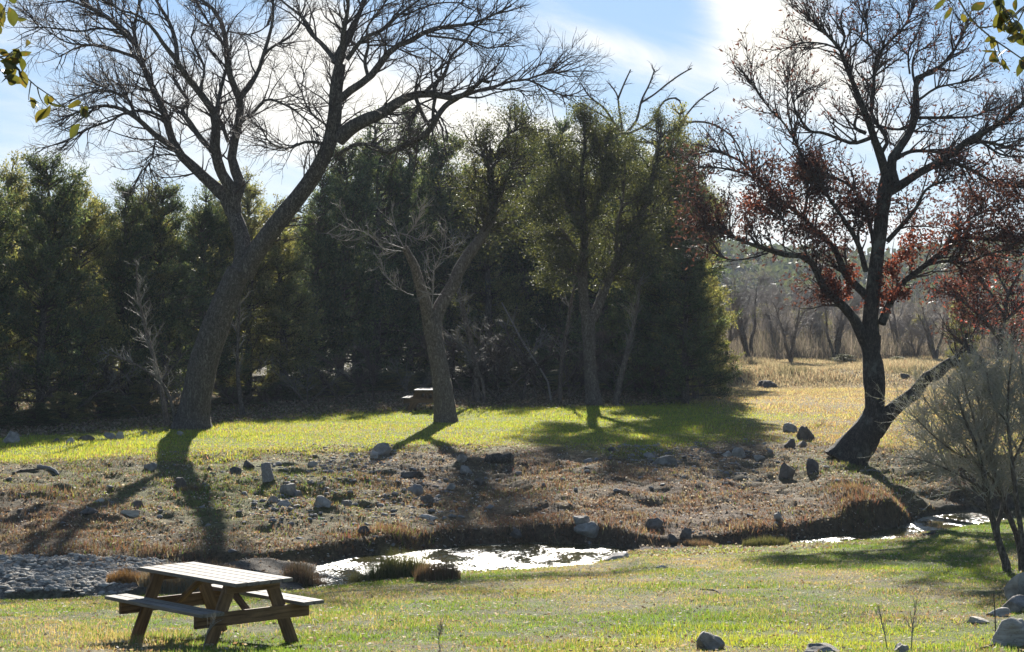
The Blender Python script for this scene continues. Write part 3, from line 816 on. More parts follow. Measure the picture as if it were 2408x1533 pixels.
for pts, w, dy in [
    (z1((1230, 1045), (1100, 955), (960, 830), (860, 770), (740, 745), (600, 770), (500, 810)), [16, 13, 10, 7, 4], -1.6),
    (z1((960, 830), (900, 700), (800, 650), (640, 650), (520, 700)), [9, 7, 5, 3], 1.0),
    (z1((1170, 840), (1060, 790), (900, 790), (780, 850), (640, 900), (520, 960), (420, 1060)), [8, 6, 5, 3], -1.5),
    (z1((1060, 600), (980, 420), (860, 370), (700, 320), (560, 330), (420, 400)), [12, 9, 7, 5, 3], 1.5),
    (z1((960, 320), (860, 220), (700, 90), (560, 30), (430, -20)), [11, 8, 5, 3], -1.2),
    (z1((965, 320), (945, 200), (975, 60), (985, -60)), [10, 8, 6, 4], .6),
    (z1((880, 240), (720, 200), (560, 220), (400, 200), (260, 190)), [6, 5, 4, 3], -2.0),
    (z1((640, 320), (480, 300), (330, 210), (220, 120)), [5, 4, 3, 2], -.8),
    (z1((1510, 790), (1400, 640), (1300, 520), (1250, 430), (1160, 320), (1070, 190), (960, 100), (840, 70), (740, -20)), [19, 16, 14, 12, 9, 7, 5, 4], -1.8),
    (z1((1250, 430), (1240, 300), (1190, 150), (1130, 50), (1080, -40)), [12, 10, 8, 6], 1.3),
    (z1((1500, 1060), (1420, 980), (1350, 880), (1290, 760), (1325, 730), (1280, 640), (1235, 580)), [15, 14, 13, 10, 9, 7], 1.2),
    (z1((1290, 765), (1200, 740), (1140, 700), (1000, 620), (860, 600), (700, 600)), [7, 5, 4, 3], 2.0),
    (z1((1410, 640), (1440, 480), (1380, 340), (1350, 250), (1390, 190)), [8, 6, 5, 3], .7),
    (z1((1640, 1050), (1660, 950), (1690, 850), (1690, 700), (1640, 560), (1600, 450)), [14, 13, 12, 10], -.9),
    (z1((1690, 700), (1760, 610), (1830, 480), (1860, 380), (1900, 250), (1925, 130), (1925, -40)), [12, 10, 9, 7, 5], .9),
    (z1((1860, 380), (1940, 320), (2030, 270), (2100, 200), (2140, 120)), [7, 6, 4, 3], -1.1),
    (z1((1695, 870), (1790, 790), (1890, 700), (1990, 730), (2080, 780), (2180, 870), (2240, 960)), [8, 7, 5, 4, 3], -1.4),
    (z1((1525, 790), (1560, 620), (1600, 470)), [11, 9, 7], .5),
    (z1((1610, 1000), (1570, 890), (1530, 800)), [9, 9, 8], .2),
    (z1((1600, 350), (1500, 200), (1430, 100), (1380, 0)), [7, 6, 4, 3], 1.1),
    (z1((1600, 220), (1760, 240), (1840, 215), (1900, 160)), [4, 3, 3], .6),
    (z1((1290, 1080), (1180, 1050), (1100, 1000), (1080, 1100), (1020, 1200)), [6, 4, 3], -1.0),
    (z1((1480, 1290), (1380, 1220), (1300, 1120), (1180, 1090), (1060, 1120), (960, 1270)), [6, 4, 3, 2], -1.6),
    (z1((2370, 430), (2280, 320), (2190, 230), (2120, 110), (2030, 40), (1950, -30)), [13, 11, 9, 6, 4], .9),
    (z1((2270, 1010), (2170, 1000), (2020, 1045), (1900, 1000), (1850, 920)), [8, 6, 4, 3], -1.6),
    (z1((2100, 1010), (2000, 1060), (1880, 1040)), [4, 3, 2], -.8),
    (z1((2300, 880), (2200, 800), (2130, 640), (2160, 480)), [6, 5, 3, 2], 1.2),
    # right half of the crown
    (z1((-40, 450), (10, 330), (60, 250), (110, 130), (160, 10), (190, -60), ox=803), [26, 20, 15, 11, 8], .4),
    (z1((-30, 480), (0, 380), (20, 200), (45, 60), (50, -50), ox=803), [18, 15, 12, 9, 6], -.9),
    (z1((-20, 980), (70, 900), (180, 840), (300, 790), (400, 720), (480, 680), (560, 662), (660, 665), (820, 690), (900, 640), (970, 590), (1015, 545), (1040, 580), ox=803), [38, 33, 30, 26, 22, 18, 16, 13, 10, 8], -2.4),
    (z1((820, 690), (960, 640), (1100, 605), (1200, 572), (1310, 560), (1400, 528), (1560, 505), ox=803), [10, 8, 6, 5, 3], 1.0),
    (z1((1310, 560), (1400, 600), (1500, 650), (1590, 680), ox=803), [5, 4, 3], -.7),
    (z1((820, 690), (740, 740), (690, 800), (650, 870), (590, 950), (500, 1000), (400, 1055), ox=803), [12, 13, 14, 15, 14, 12], .8),
    (z1((525, 690), (560, 780), (600, 860), (625, 890), ox=803), [10, 9, 9], .5),
    (z1((665, 665), (648, 770), (645, 870), ox=803), [9, 8, 8], .4),
    (z1((520, 670), (530, 580), (545, 530), ox=803), [7, 6, 4], -.4),
    (z1((660, 660), (660, 590), (700, 560), (745, 480), (770, 400), (860, 310), (930, 210), (1020, 130), ox=803), [11, 10, 7, 6, 5, 3], .8),
    (z1((600, 640), (640, 600), (690, 560), (660, 520), (700, 470), ox=803), [10, 9, 8, 5], -.3),
    (z1((-10, 700), (60, 640), (190, 550), (240, 500), (300, 410), (380, 330), (480, 290), (600, 220), (760, 185), (900, 170), (1060, 110), (1200, 40), ox=803), [20, 18, 16, 13, 11, 8, 6, 4], -1.2),
    (z1((600, 250), (740, 265), (900, 290), (1050, 340), (1180, 300), ox=803), [6, 5, 4, 3], 1.4),
    (z1((190, 550), (165, 430), (190, 320), (180, 200), (240, 110), (300, 30), ox=803), [9, 8, 6, 5, 4], .9),
    (z1((40, 420), (160, 270), (290, 210), (400, 110), (520, 20), (600, -40), ox=803), [12, 10, 8, 6, 4], -.8),
    (z1((200, 320), (330, 320), (460, 370), (560, 410), ox=803), [5, 4, 3], .7),
    (z1((420, 120), (560, 60), (700, 20), (860, 20), ox=803), [5, 4, 3], 1.5),
    (z1((900, 170), (980, 200), (1080, 230), (1200, 230), ox=803), [4, 3, 2], -.6),
    (z1((-20, 1085), (100, 1020), (230, 1025), (330, 1070), (420, 1030), ox=803), [10, 9, 7, 5], -1.4),
    (z1((860, 680), (960, 690), (1100, 650), (1250, 640), (1330, 700), ox=803), [5, 4, 3, 2], -1.0),
    ]:
    T.limb(pts, w, 0, dy)
P_, R_ = T.arr()
sub = [1] + list(range(3, len(P_)))
a1 = grow(P_[sub], R_[sub], 560, .9, 2.3, (42, 14), .12, 1, .16, .17, .5, .026, .004, taper_len=.35, flat=.1)
tips = P_[sub][:, -4:], R_[sub][:, -4:]
a1b = grow(tips[0], tips[1], 200, .8, 1.7, (28, 12), .2, 1, .08, .16, .8, .018, .004, taper_len=.2)
al = np.concatenate([a1[0], a1b[0]]), np.concatenate([a1[1], a1b[1]])
a2 = grow(*al, 3400, .4, 1.15, (40, 14), .12, 1, .12, .2, .6, .010, .0030, taper_len=.35)
a3 = grow(*a2, 9500, .2, .6, (40, 15), .1, 1, .10, .2, .7, .0055, .0024, K=5, taper_len=.3)
flare = np.array([1 + .42 * math.exp(-i * 1.1) for i in range(16)])
R_[0] = R_[0] * flare
seg_tree('bare_tree', 'tallest bare tree with a thick leaning trunk forking into two great arms', 'tree', (x0, y0, zz), P_, R_,
         [(al[0], al[1], 4), (a2[0], a2[1], 3), (a3[0], a3[1], 3)], M['bark'], M['twig'])

# ================================================================ 2. THE FORKED TREE IN THE MIDDLE
x0, y0, zz = ground_hit(1050, 992)
T = Traced(y0)
o5 = dict(ox=803, oy=511)
T.limb([(1050, 1000), (1045, 950), (1036, 880), (1024, 810), (1014, 750)], [62, 50, 44, 42, 46], 0, .2)
T.limb([(1012, 775), (1002, 720), (987, 670), (972, 620), (955, 588), (950, 580)], [32, 30, 27, 24, 20, 15], 0, -.7)
T.limb([(1018, 775), (1030, 730), (1060, 680), (1085, 625), (1115, 580), (1140, 545), (1158, 500), (1160, 450), (1152, 400), (1155, 350)], [36, 32, 30, 29, 26, 22, 20, 16, 10], 0, 1.0)
k0 = len(T.P)
for pts, w, dy in [
    (z1((1060, 1400), (1000, 1360), (930, 1335), (880, 1310), ox=803), [6, 4, 3], -.6),
    (z1((1075, 1250), (1180, 1200), (1260, 1120), ox=803), [6, 4, 3], .8),
    (z1((1060, 1200), (1000, 1080), (960, 1000), ox=803), [7, 5, 3], -.7),
    (z1((1080, 1150), (1120, 1020), (1200, 930), (1300, 900), ox=803), [7, 5, 3], .5)]:
    T.limb(pts, w, 0, dy)
k1 = len(T.P)
Tp = Traced(y0 - .7)
for pts, w, dy in [
    (z1((450, 225), (350, 190), (230, 140), (150, 100), (85, 85), (0, 92), **o5), [7, 6, 5, 4, 2.5], -.9),
    (z1((440, 240), (350, 232), (280, 210), (240, 160), (200, 130), **o5), [5, 4, 3], -.4),
    (z1((85, 85), (40, 30), (0, -40), (-40, -90), **o5), [3, 2.5, 2], -.5),
    (z1((440, 215), (400, 130), (380, 60), (350, -60), **o5), [5, 4, 3], .4),
    (z1((450, 210), (470, 110), (520, 60), (560, -60), (600, -130), **o5), [5, 4, 3], -.4),
    (z1((380, 105), (470, 125), (560, 155), (620, 130), **o5), [4.5, 4, 2.5], .3),
    (z1((510, 550), (450, 530), (400, 495), (350, 455), (300, 400), (285, 330), (225, 245), **o5), [4, 3.5, 3, 2.5], -1.0),
    (z1((290, 330), (220, 370), **o5), [2.5, 2], -.2),
    (z1((640, 640), (645, 520), (648, 400), (690, 280), (715, 200), (730, 80), **o5), [5, 4, 3, 2.5], -.7),
    (z1((645, 450), (600, 420), (585, 370), **o5), [4, 3, 2.5], -.3),
    (z1((650, 400), (600, 330), (575, 250), **o5), [3, 2.5, 2], .4),
    (z1((700, 260), (660, 210), (640, 190), **o5), [3, 3, 2], -.2),
    (z1((705, 230), (770, 200), (820, 140), **o5), [3.5, 3, 2.5], .3),
    (z1((690, 300), (760, 280), (800, 230), (790, 200), (860, 190), (878, 155), (860, 140), **o5), [3, 3, 3, 2], -.4),
    (z1((705, 545), (640, 543), (580, 546), **o5), [4, 3.5, 3], -.4),
    (z1((770, 588), (840, 590), (895, 550), **o5), [4, 3.5, 2.5], -.6),
    (z1((-160, 110), (-80, 120), (-40, 150), (60, 165), (150, 130), **o5), [3, 3.5, 3, 2.5], .3),
    ]:
    Tp.limb(pts, w, 0, dy, y0=None if Tp.px else y0 - .7)
PP, PR = Tp.arr()
PR = PR * .45
pa = grow(PP, PR, 190, .25, .9, (45, 14), .15, 1, .22, .12, .6, .012, .004, taper_len=.4)
pb = grow(*pa, 260, .12, .4, (42, 12), .15, 1, .2, .12, .7, .006, .003, taper_len=.3)
P_, R_ = T.arr()
top = grow(P_[[2] + list(range(k0, k1))], R_[[2] + list(range(k0, k1))], 140, .8, 2.1, (55, 16), .5, 1, .12, .16, .5, .03, .005)
top2 = grow(*top, 900, .4, 1.0, (45, 16), .15, 1, .12, .2, .6, .010, .003)
def leaves_on(tw, n, L0, L1, wr, cols, drop=0.0, spread=.06, t0=.2, keepf=None, outw=.6):
    P, Rr = tw
    i = rng.integers(0, len(P), n); t = t0 + (1 - t0) * rng.random(n)
    f = t * (P.shape[1] - 1); k = np.minimum(f.astype(int), P.shape[1] - 2); fr = (f - k)[:, None]
    p = P[i, k] * (1 - fr) + P[i, k + 1] * fr + rng.standard_normal((n, 3)) * spread
    if keepf is not None:
        ok = keepf(p); p = p[ok]; i = i[ok]; k = k[ok]; n = len(p)
    T_ = unit(P[i, k + 1] - P[i, k])
    d = unit(T_ * outw + rng.standard_normal((n, 3)) * .7 + [0, 0, -drop])
    L_ = L0 + (L1 - L0) * rng.random(n)
    V, Fc = diamonds(p, d, L_, L_ * wr)
    cols = np.array(cols); c = cols[rng.integers(0, len(cols), n)] * (.75 + .5 * rng.random((n, 1)))
    return V, Fc, np.repeat(c, 4, 0)
OAK = [(.055, .062, .038), (.078, .083, .050), (.045, .054, .036), (.12, .118, .07)]
lv = leaves_on(top2, 11000, .06, .10, .45, OAK, .1, .12)
e = seg_tree('forked_tree', 'middle tree splitting low into a broken left stem and longer right one, pale bare shoots', 'tree', (x0, y0, zz), P_, R_,
         [(top[0], top[1], 4), (top2[0], top2[1], 3)], M['bark_grey'], M['twig'], lv, M['oakleaf'])
off = np.array([x0, y0, zz])
V, Fc = join([tubes(PP - off, PR, 5), tubes(pa[0] - off, pa[1], 4), tubes(pb[0] - off, pb[1], 3)])
mesh_obj('dead_shoots', V, Fc, M['twig_lit'], e)

# ================================================================ 3. THE SMALL-LEAVED LIVE OAK
x0, y0, zz = ground_hit(1394, 953)
T = Traced(y0)
T.limb(z1((1785, 1345), (1770, 1230), (1755, 1080), (1748, 920), (1742, 800), (1740, 720), **o5), [44, 36, 31, 30, 31, 34], 0, .2)
T.limb(z1((1735, 740), (1712, 620), (1705, 480), (1700, 320), (1720, 100), (1700, -100), (1690, -300), (1720, -500), (1700, -700), **o5), [26, 24, 22, 18, 14, 10, 7, 4], 0, -.4)
T.limb(z1((1750, 740), (1800, 660), (1850, 520), (1890, 430), (1945, 300), (2000, 170), (2080, 40), (2150, -120), (2200, -350), (2260, -600), **o5), [26, 22, 20, 18, 17, 14, 10, 6], 0, .9)
for pts, w, dy in [
    (z1((1700, 300), (1600, 150), (1520, 50), (1420, -30), (1350, -120), **o5), [10, 7, 5, 3], -.8),
    (z1((1710, 100), (1600, -100), (1560, -300), (1540, -520), **o5), [9, 6, 4, 3], .6),
    (z1((1720, 50), (1820, -150), (1850, -380), (1880, -620), **o5), [9, 6, 4, 3], -.5),
    (z1((1950, 290), (1940, 100), (1990, -150), (2000, -400), **o5), [9, 7, 5, 3], -.8),
    (z1((2080, 40), (2200, -30), (2330, -150), (2380, -300), **o5), [8, 6, 4, 3], .7),
    (z1((1700, 450), (1620, 380), (1540, 350), **o5), [6, 4, 3], -.5),
    (z1((2000, 170), (2080, 200), (2140, 260), **o5), [6, 4, 3], -.6)]:
    T.limb(pts, w, 0, dy)
P_, R_ = T.arr()
c1 = grow(P_[1:], R_[1:], 280, .9, 2.3, (58, 16), .16, 1, .12, .16, .5, .028, .005, taper_len=.35)
c2 = grow(*c1, 2200, .35, .95, (45, 16), .2, 1, .15, .2, .6, .010, .003, taper_len=.3)
lv = leaves_on(c2, 105000, .05, .10, .42, OAK + [(.15, .155, .075)], .0, .11, .25)
seg_tree('live_oak', 'small leaved evergreen oak with a straight grey trunk forking at the edge of the wood', 'tree', (x0, y0, zz), P_, R_,
         [(c1[0], c1[1], 4), (c2[0], c2[1], 3)], M['bark_grey'], M['twig'], lv, M['oakleaf'])
# thin stem beside it
def stem_tree(name, label, pts, w, dy, bark, n1=20, n2=80, L=(.4, 1.2), group=None, twm='twig_grey', y0=None, up=.25):
    u, v = pts[0]
    if y0 is None: x_, y_, z_ = ground_hit(u, v)
    else: y_ = y0; x_ = (u - CX) / F * y_; z_ = tz(x_, y_)
    T = Traced(y_)
    T.limb(pts, w, 0, dy)
    P, Rr = T.arr()
    P[0, 0, 2] = min(P[0, 0, 2], z_)
    a = grow(P, Rr, n1, L[0], L[1], (48, 14), .25, 1, up, .15, .5, .02, .004)
    b = grow(*a, n2, .2, .7, (42, 14), .15, 1, .15, .2, .6, .006, .0025)
    return seg_tree(name, label, 'tree', (x_, y_, z_), P, Rr, [(a[0], a[1], 4), (b[0], b[1], 3)], M[bark], M[twm], trunk_sides=8)
stem_tree('young_tree', 'thin leaning grey stem just right of the live oak trunk', z1((1930, 1325), (1955, 1200), (1990, 1050), (2030, 880), (2060, 760), (2090, 600), (2110, 420), **o5), [17, 14, 12, 9, 7, 5], .5, 'bark_grey')
stem_tree('young_tree', 'slim grey sapling with one low side branch left of the big tree', z1((1180, 1470), (1150, 1280), (1110, 1100), (1060, 900), (1010, 720), (975, 520), (960, 300), oy=511), [15, 12, 10, 8, 6, 4], -.3, 'bark_grey', 26, 120)
stem_tree('young_tree', 'thin arching bare stem curving left from beside the big tree base', z1((1240, 1490), (1215, 1330), (1150, 1180), (1030, 1080), (870, 1000), (700, 950), oy=511), [10, 8, 6, 5, 3], -.3, 'bark_grey', 18, 60)
stem_tree('young_tree', 'dark slim trunk standing just right of the big tree base', z1((1720, 1420), (1690, 1250), (1675, 1050), (1680, 850), (1690, 600), oy=511), [15, 11, 9, 8, 6], .2, 'bark', 20, 60, y0=70)
stem_tree('dead_tree', 'pale thin dead pole leaning left in the dark thicket between the two middle trees', z1((1480, 1200), (1390, 1050), (1280, 880), (1200, 730), (1130, 600), **o5), [5, 4, 4, 3], -.3, 'bark_pale', 10, 30, y0=80)
stem_tree('dead_tree', 'curved grey leaning stem in the thicket right of the forked tree', z1((1010, 1200), (960, 1080), (880, 940), (790, 850), (700, 770), **o5), [8, 7, 6, 5], .3, 'bark_grey', 12, 50, y0=78)
stem_tree('dead_tree', 'grey trunk leaning left behind the right arm of the forked tree', z1((960, 1130), (930, 950), (890, 780), (850, 620), (810, 470), **o5), [15, 13, 12, 9], .3, 'bark_grey', 14, 50, y0=79)
stem_tree('dead_tree', 'slanting grey stem left of the live oak trunk', z1((1540, 1180), (1560, 950), (1590, 800), (1620, 600), (1640, 500), **o5), [11, 9, 8, 6], .2, 'bark_grey', 14, 50, y0=80)
stem_tree('dead_tree', 'thin bare pole crossing behind the thicket middle', z1((1370, 1080), (1290, 980), (1200, 860), (1120, 730), **o5), [6, 5, 4, 3], .3, 'bark_grey', 10, 40, y0=82)

# ================================================================ 4. THE LEANING OAK WITH RED LEAVES
x0, y0, zz = ground_hit(2000, 1086)
T = Traced(y0)
o6 = dict(ox=1606, oy=511); o3 = dict(ox=1606, oy=0)
T.limb([(1985, 1092), (2010, 1055), (2038, 1015), (2056, 965), (2057, 915), (2055, 880), (2050, 840), (2046, 790)], [92, 84, 74, 48, 47, 54, 42, 50], 0, .2)
T.limb([(2046, 800), (2047, 744), (2052, 690), (2060, 620), (2068, 560), (2075, 490), (2083, 433), (2090, 400)], [46, 38, 36, 34, 32, 33, 36, 30], 0, .2)
T.limb(z1((1350, 1520), (1440, 1395), (1550, 1300), (1640, 1235), (1720, 1130), (1800, 1100), (1860, 1035), (1930, 1015), (1990, 1075), (2070, 1060), (2130, 1050), **o6), [44, 42, 36, 30, 33, 27, 32, 26, 18, 16, 12], 0, -.8)
km = len(T.P)
for pts, w, dy in [
    (z1((2130, 1050), (2090, 990), (2020, 950), (1990, 890), (2000, 820), **o6), [12, 10, 8, 6], .3),
    (z1((1910, 1010), (1960, 950), (1990, 945), **o6), [16, 10, 5], .2),
    (z1((1880, 1130), (1880, 1200), **o6), [8, 5], .1),
    (z1((1430, 1230), (1400, 1120), (1350, 980), (1300, 830), (1240, 680), (1190, 560), (1140, 440), (1110, 350), (1030, 260), (950, 180), (880, 120), **o3), [24, 20, 16, 13, 11, 9, 7, 5], -1.2),
    (z1((1110, 350), (1140, 260), (1110, 150), (1130, 60), **o3), [6, 5, 3], .5),
    (z1((1110, 350), (1000, 310), (870, 300), (770, 320), **o3), [5, 4, 3], -.5),
    (z1((1130, 430), (1180, 340), (1250, 290), (1260, 180), (1300, 60), **o3), [5, 4, 3], .6),
    (z1((1490, 1290), (1470, 1130), (1530, 1040), (1600, 930), (1640, 820), (1645, 650), (1640, 560), (1700, 590 - 60), (1800, 480), (1900, 380), (1960, 260), (2000, 170), **o3), [26, 22, 19, 17, 15, 12, 9, 6, 4], .9),
    (z1((1640, 600), (1620, 500), (1640, 380), (1720, 330), **o3), [7, 5, 3], .6),
    (z1((1600, 520), (1590, 420), (1600, 330), (1640, 280), **o3), [5, 4, 3], -.5),
    (z1((1460, 1350), (1560, 1290), (1680, 1210), (1800, 1150), (1900, 1080), (2000, 1000), (2120, 930), (2240, 870), (2330, 790), (2440, 680), **o3), [24, 20, 18, 17, 16, 14, 11, 8, 6], -1.6),
    (z1((1500, 1120), (1600, 1070), (1720, 1065), (1860, 1085), **o3), [11, 9, 8, 7], .5),
    (z1((2000, 1005), (2120, 1000), (2260, 1030), (2420, 1075), **o3), [10, 8, 6, 4], .9),
    (z1((2100, 1000), (2250, 1090), (2420, 1110), **o3), [6, 5, 3], -.8),
    (z1((1850, 1135), (1980, 1170), (2110, 1240), (2220, 1300), (2400, 1315), **o3), [10, 8, 6, 4], 1.2),
    (z1((1400, 1080), (1440, 1010), (1330, 800), (1345, 640), (1350, 500), (1370, 390), (1440, 310), (1540, 210), (1600, 120), (1625, 10), **o3), [10, 9, 9, 8, 7, 5, 4], .8),
    (z1((1365, 385), (1310, 310), (1300, 180), (1270, 60), **o3), [5, 4, 2.5], -.5),
    (z1((1350, 540), (1290, 560), (1220, 460), (1300, 430), **o3), [5, 4, 3], .4),
    (z1((1330, 970), (1200, 1010), (1090, 975), (980, 935), (890, 925), (820, 820), (780, 730), (850, 640), **o3), [10, 8, 7, 5, 3], -1.0),
    (z1((1290, 940), (1215, 900), (1230, 800), **o3), [10, 8, 5], .3),
    (z1((1390, 890), (1480, 910), (1570, 905), (1620, 870), **o3), [7, 6, 6], .3),
    (z1((1640, 830), (1780, 830), (1900, 830), (2040, 820), (2180, 770), **o3), [8, 7, 5, 3], .8),
    (z1((1670, 700), (1790, 620), (1920, 590), (2040, 560), **o3), [6, 5, 3], -.7),
    # the low spreading limbs on the left
    (z1((1300, 900), (1260, 820), (1190, 690), (1080, 580), (1000, 510), (950, 400), (900, 310), (840, 272), (740, 268), (600, 230), (430, 170), (300, 110), (160, 60), **o6), [32, 26, 21, 18, 16, 15, 13, 10, 8, 6, 4], -1.5),
    (z1((740, 268), (710, 200), (715, 100), (700, 0), **o6), [4, 4, 3], .2),
    (z1((600, 250), (480, 285), (340, 300), (240, 270), **o6), [5, 4, 3], -.5),
    (z1((1300, 560), (1220, 480), (1130, 380), (1090, 250), (1020, 160), (930, 90), (850, 0), (700, -110), (550, -250), (400, -400), (200, -480), **o6), [20, 17, 14, 12, 10, 9, 8, 6, 4], 1.4),
    (z1((550, -260), (400, -320), (250, -350), (100, -360), **o6), [6, 5, 3], -.8),
    (z1((1290, 380), (1240, 200), (1160, 50), (1110, -20), (1020, -150), (940, -280), **o6), [14, 12, 10, 8, 6], -1.0),
    (z1((850, 0), (880, -180), (850, -400), (780, -560), (700, -680), (600, -780), (520, -900), (450, -1000), **o6), [8, 7, 6, 5, 4, 3], -.7),
    (z1((830, -430), (770, -620), (740, -760), (740, -950), **o6), [6, 5, 3], .7),
    (z1((1350, 250), (1320, 50), (1270, -100), (1180, -220), (1050, -290), (900, -350), **o6), [10, 8, 7, 5], .9),
    # right side
    (z1((1400, 750), (1460, 600), (1540, 470), (1680, 360), (1830, 240), (1950, 150), (2120, 150), (2300, 170), (2440, 190), **o6), [22, 18, 15, 13, 11, 9, 7, 5], 1.2),
    (z1((1700, 340), (1850, 310), (2000, 320), (2150, 260), (2330, 220), **o6), [8, 7, 5, 4], -.9),
    (z1((1440, 170), (1540, 60), (1640, -60), (1720, -200), (1850, -260), **o6), [12, 10, 7, 5], -.8),
    (z1((1830, 240), (1960, 60), (2100, -30), (2250, -60), **o6), [7, 5, 4], .9),
    ]:
    T.limb(pts, w, 0, dy)
P_, R_ = T.arr()
R_[0] *= np.array([1 + .15 * math.exp(-i * .8) for i in range(16)])
d1 = grow(P_[km:], R_[km:], 520, .6, 1.8, (42, 14), .12, 1, .25, .18, .5, .022, .004, taper_len=.35, flat=.1)
d1b = grow(P_[km:, -4:], R_[km:, -4:], 170, .6, 1.3, (28, 12), .2, 1, .2, .16, .8, .014, .004, taper_len=.2)
dl = np.concatenate([d1[0], d1b[0]]), np.concatenate([d1[1], d1b[1]])
d2 = grow(*dl, 2600, .35, .9, (42, 14), .12, 1, .15, .2, .6, .009, .003, taper_len=.3)
d3 = grow(*d2, 6500, .15, .45, (42, 14), .1, 1, .15, .2, .7, .005, .0024, K=4, taper_len=.3)
RED = [(.060, .034, .030), (.050, .031, .028), (.075, .043, .036), (.042, .030, .027), (.09, .062, .048)]
def redzone(p):
    yy = p[:, 1]; u = CX + p[:, 0] / yy * F; v = HV - (p[:, 2] - CZ) / yy * F
    q = fbm(p[:, 0] * 1.1, p[:, 2] * 1.1 + p[:, 1] * .7, 4, 61)
    dens = smooth(330, 430, v) * (1 - smooth(690, 740, v)) * .95
    dens = dens * (.30 + .9 * smooth(-.12, .18, q)) * (.25 + .75 * smooth(1700, 1840, u)) + .05
    dens = dens * np.where((v > 560) & (np.abs(u - 2040) > 130), .55, 1)
    return rng.random(len(p)) < dens
lv1 = leaves_on(d2, 118000, .08, .15, .36, RED, .35, .12, .1, redzone)
# dense russet tufts low on the trunk
def tuft(u, v, ru, rv, n, cols, L0=.07, L1=.13, y=None, dr=.4, wr=.5):
    yy = y if y else y0
    c = W3(u, v, yy)
    d = rng.standard_normal((n, 3)); d /= np.linalg.norm(d, axis=1)[:, None]; d *= rng.random((n, 1)) ** .5
    p = c + d * [ru / F * yy, dr, rv / F * yy]
    q = fbm(p[:, 0] * 3, p[:, 2] * 3 + p[:, 1], 3, 77); p = p[q > -.25 + .3 * rng.random(len(p))]; n = len(p)
    L_ = L0 + (L1 - L0) * rng.random(n)
    V, Fc = diamonds(p, unit(rng.standard_normal((n, 3)) + [0, 0, -.4]), L_, L_ * wr)
    cols = np.array(cols); return V, Fc, np.repeat(cols[rng.integers(0, len(cols), n)] * (.75 + .5 * rng.random((n, 1))), 4, 0)
def cat3(L_):
    V, Fc = join([(a, b) for a, b, c in L_]); return V, Fc, np.concatenate([c for a, b, c in L_])
RUSTY = [(.14, .055, .036), (.18, .08, .05), (.10, .042, .032)]
lv = cat3([lv1] + [tuft(*a, RUSTY) for a in [(1975, 680, 36, 30, 800), (2000, 705, 40, 30, 700), (2090, 620, 34, 60, 1100), (2085, 700, 22, 38, 500), (1950, 655, 24, 22, 400), (2130, 590, 40, 50, 800), (1995, 640, 30, 30, 350), (2110, 690, 36, 20, 450), (2230, 560, 90, 60, 1100), (1800, 470, 70, 45, 800)]])
seg_tree('oak_tree', 'leaning oak on the creek bank with dark red leaves and a broken low limb', 'tree', (x0, y0, zz), P_, R_,
         [(dl[0], dl[1], 4), (d2[0], d2[1], 3), (d3[0], d3[1], 3)], M['bark_lichen'], M['twig'], lv, M['redleaf'])
# smaller red-leaved oak behind it on the right
T = Traced(74.0)
bx_, bz_ = (2345 - CX) / F * 74, tz((2345 - CX) / F * 74, 74)
T.limb([(2345, HV + (CZ - bz_) / 74 * F + 4), (2350, 860), (2352, 800), (2362, 740), (2372, 690), (2400, 640)], [22, 18, 16, 13, 9, 5], 0, .2)
for pts, w, dy in [([(2352, 800), (2320, 760), (2290, 730), (2250, 700), (2200, 680)], [10, 7, 5, 3], -.6), ([(2362, 745), (2330, 690), (2300, 650), (2290, 630)], [8, 6, 4], .6),
                   ([(2360, 760), (2400, 720), (2440, 690), (2480, 670)], [8, 6, 4], -.4), ([(2350, 820), (2390, 790), (2440, 770)], [7, 5, 4], .5), ([(2370, 690), (2350, 650), (2345, 620)], [6, 4, 3], .4)]:
    T.limb(pts, w, 0, dy)
P_, R_ = T.arr()
q1 = grow(P_[1:], R_[1:], 90, .6, 1.5, (42, 14), .1, 1, .1, .18, .5, .018, .004)
q2 = grow(*q1, 520, .3, .8, (42, 14), .1, 1, .0, .2, .6, .008, .003)
lv = leaves_on(q2, 6500, .09, .15, .5, RED + [(.24, .07, .05)], .35, .12, .1)
seg_tree('oak_tree', 'smaller oak with dark red leaves at the right edge behind the grey bush', 'tree', (bx_, 74.0, bz_), P_, R_, [(q1[0], q1[1], 4), (q2[0], q2[1], 3)], M['bark'], M['twig'], lv, M['redleaf'])

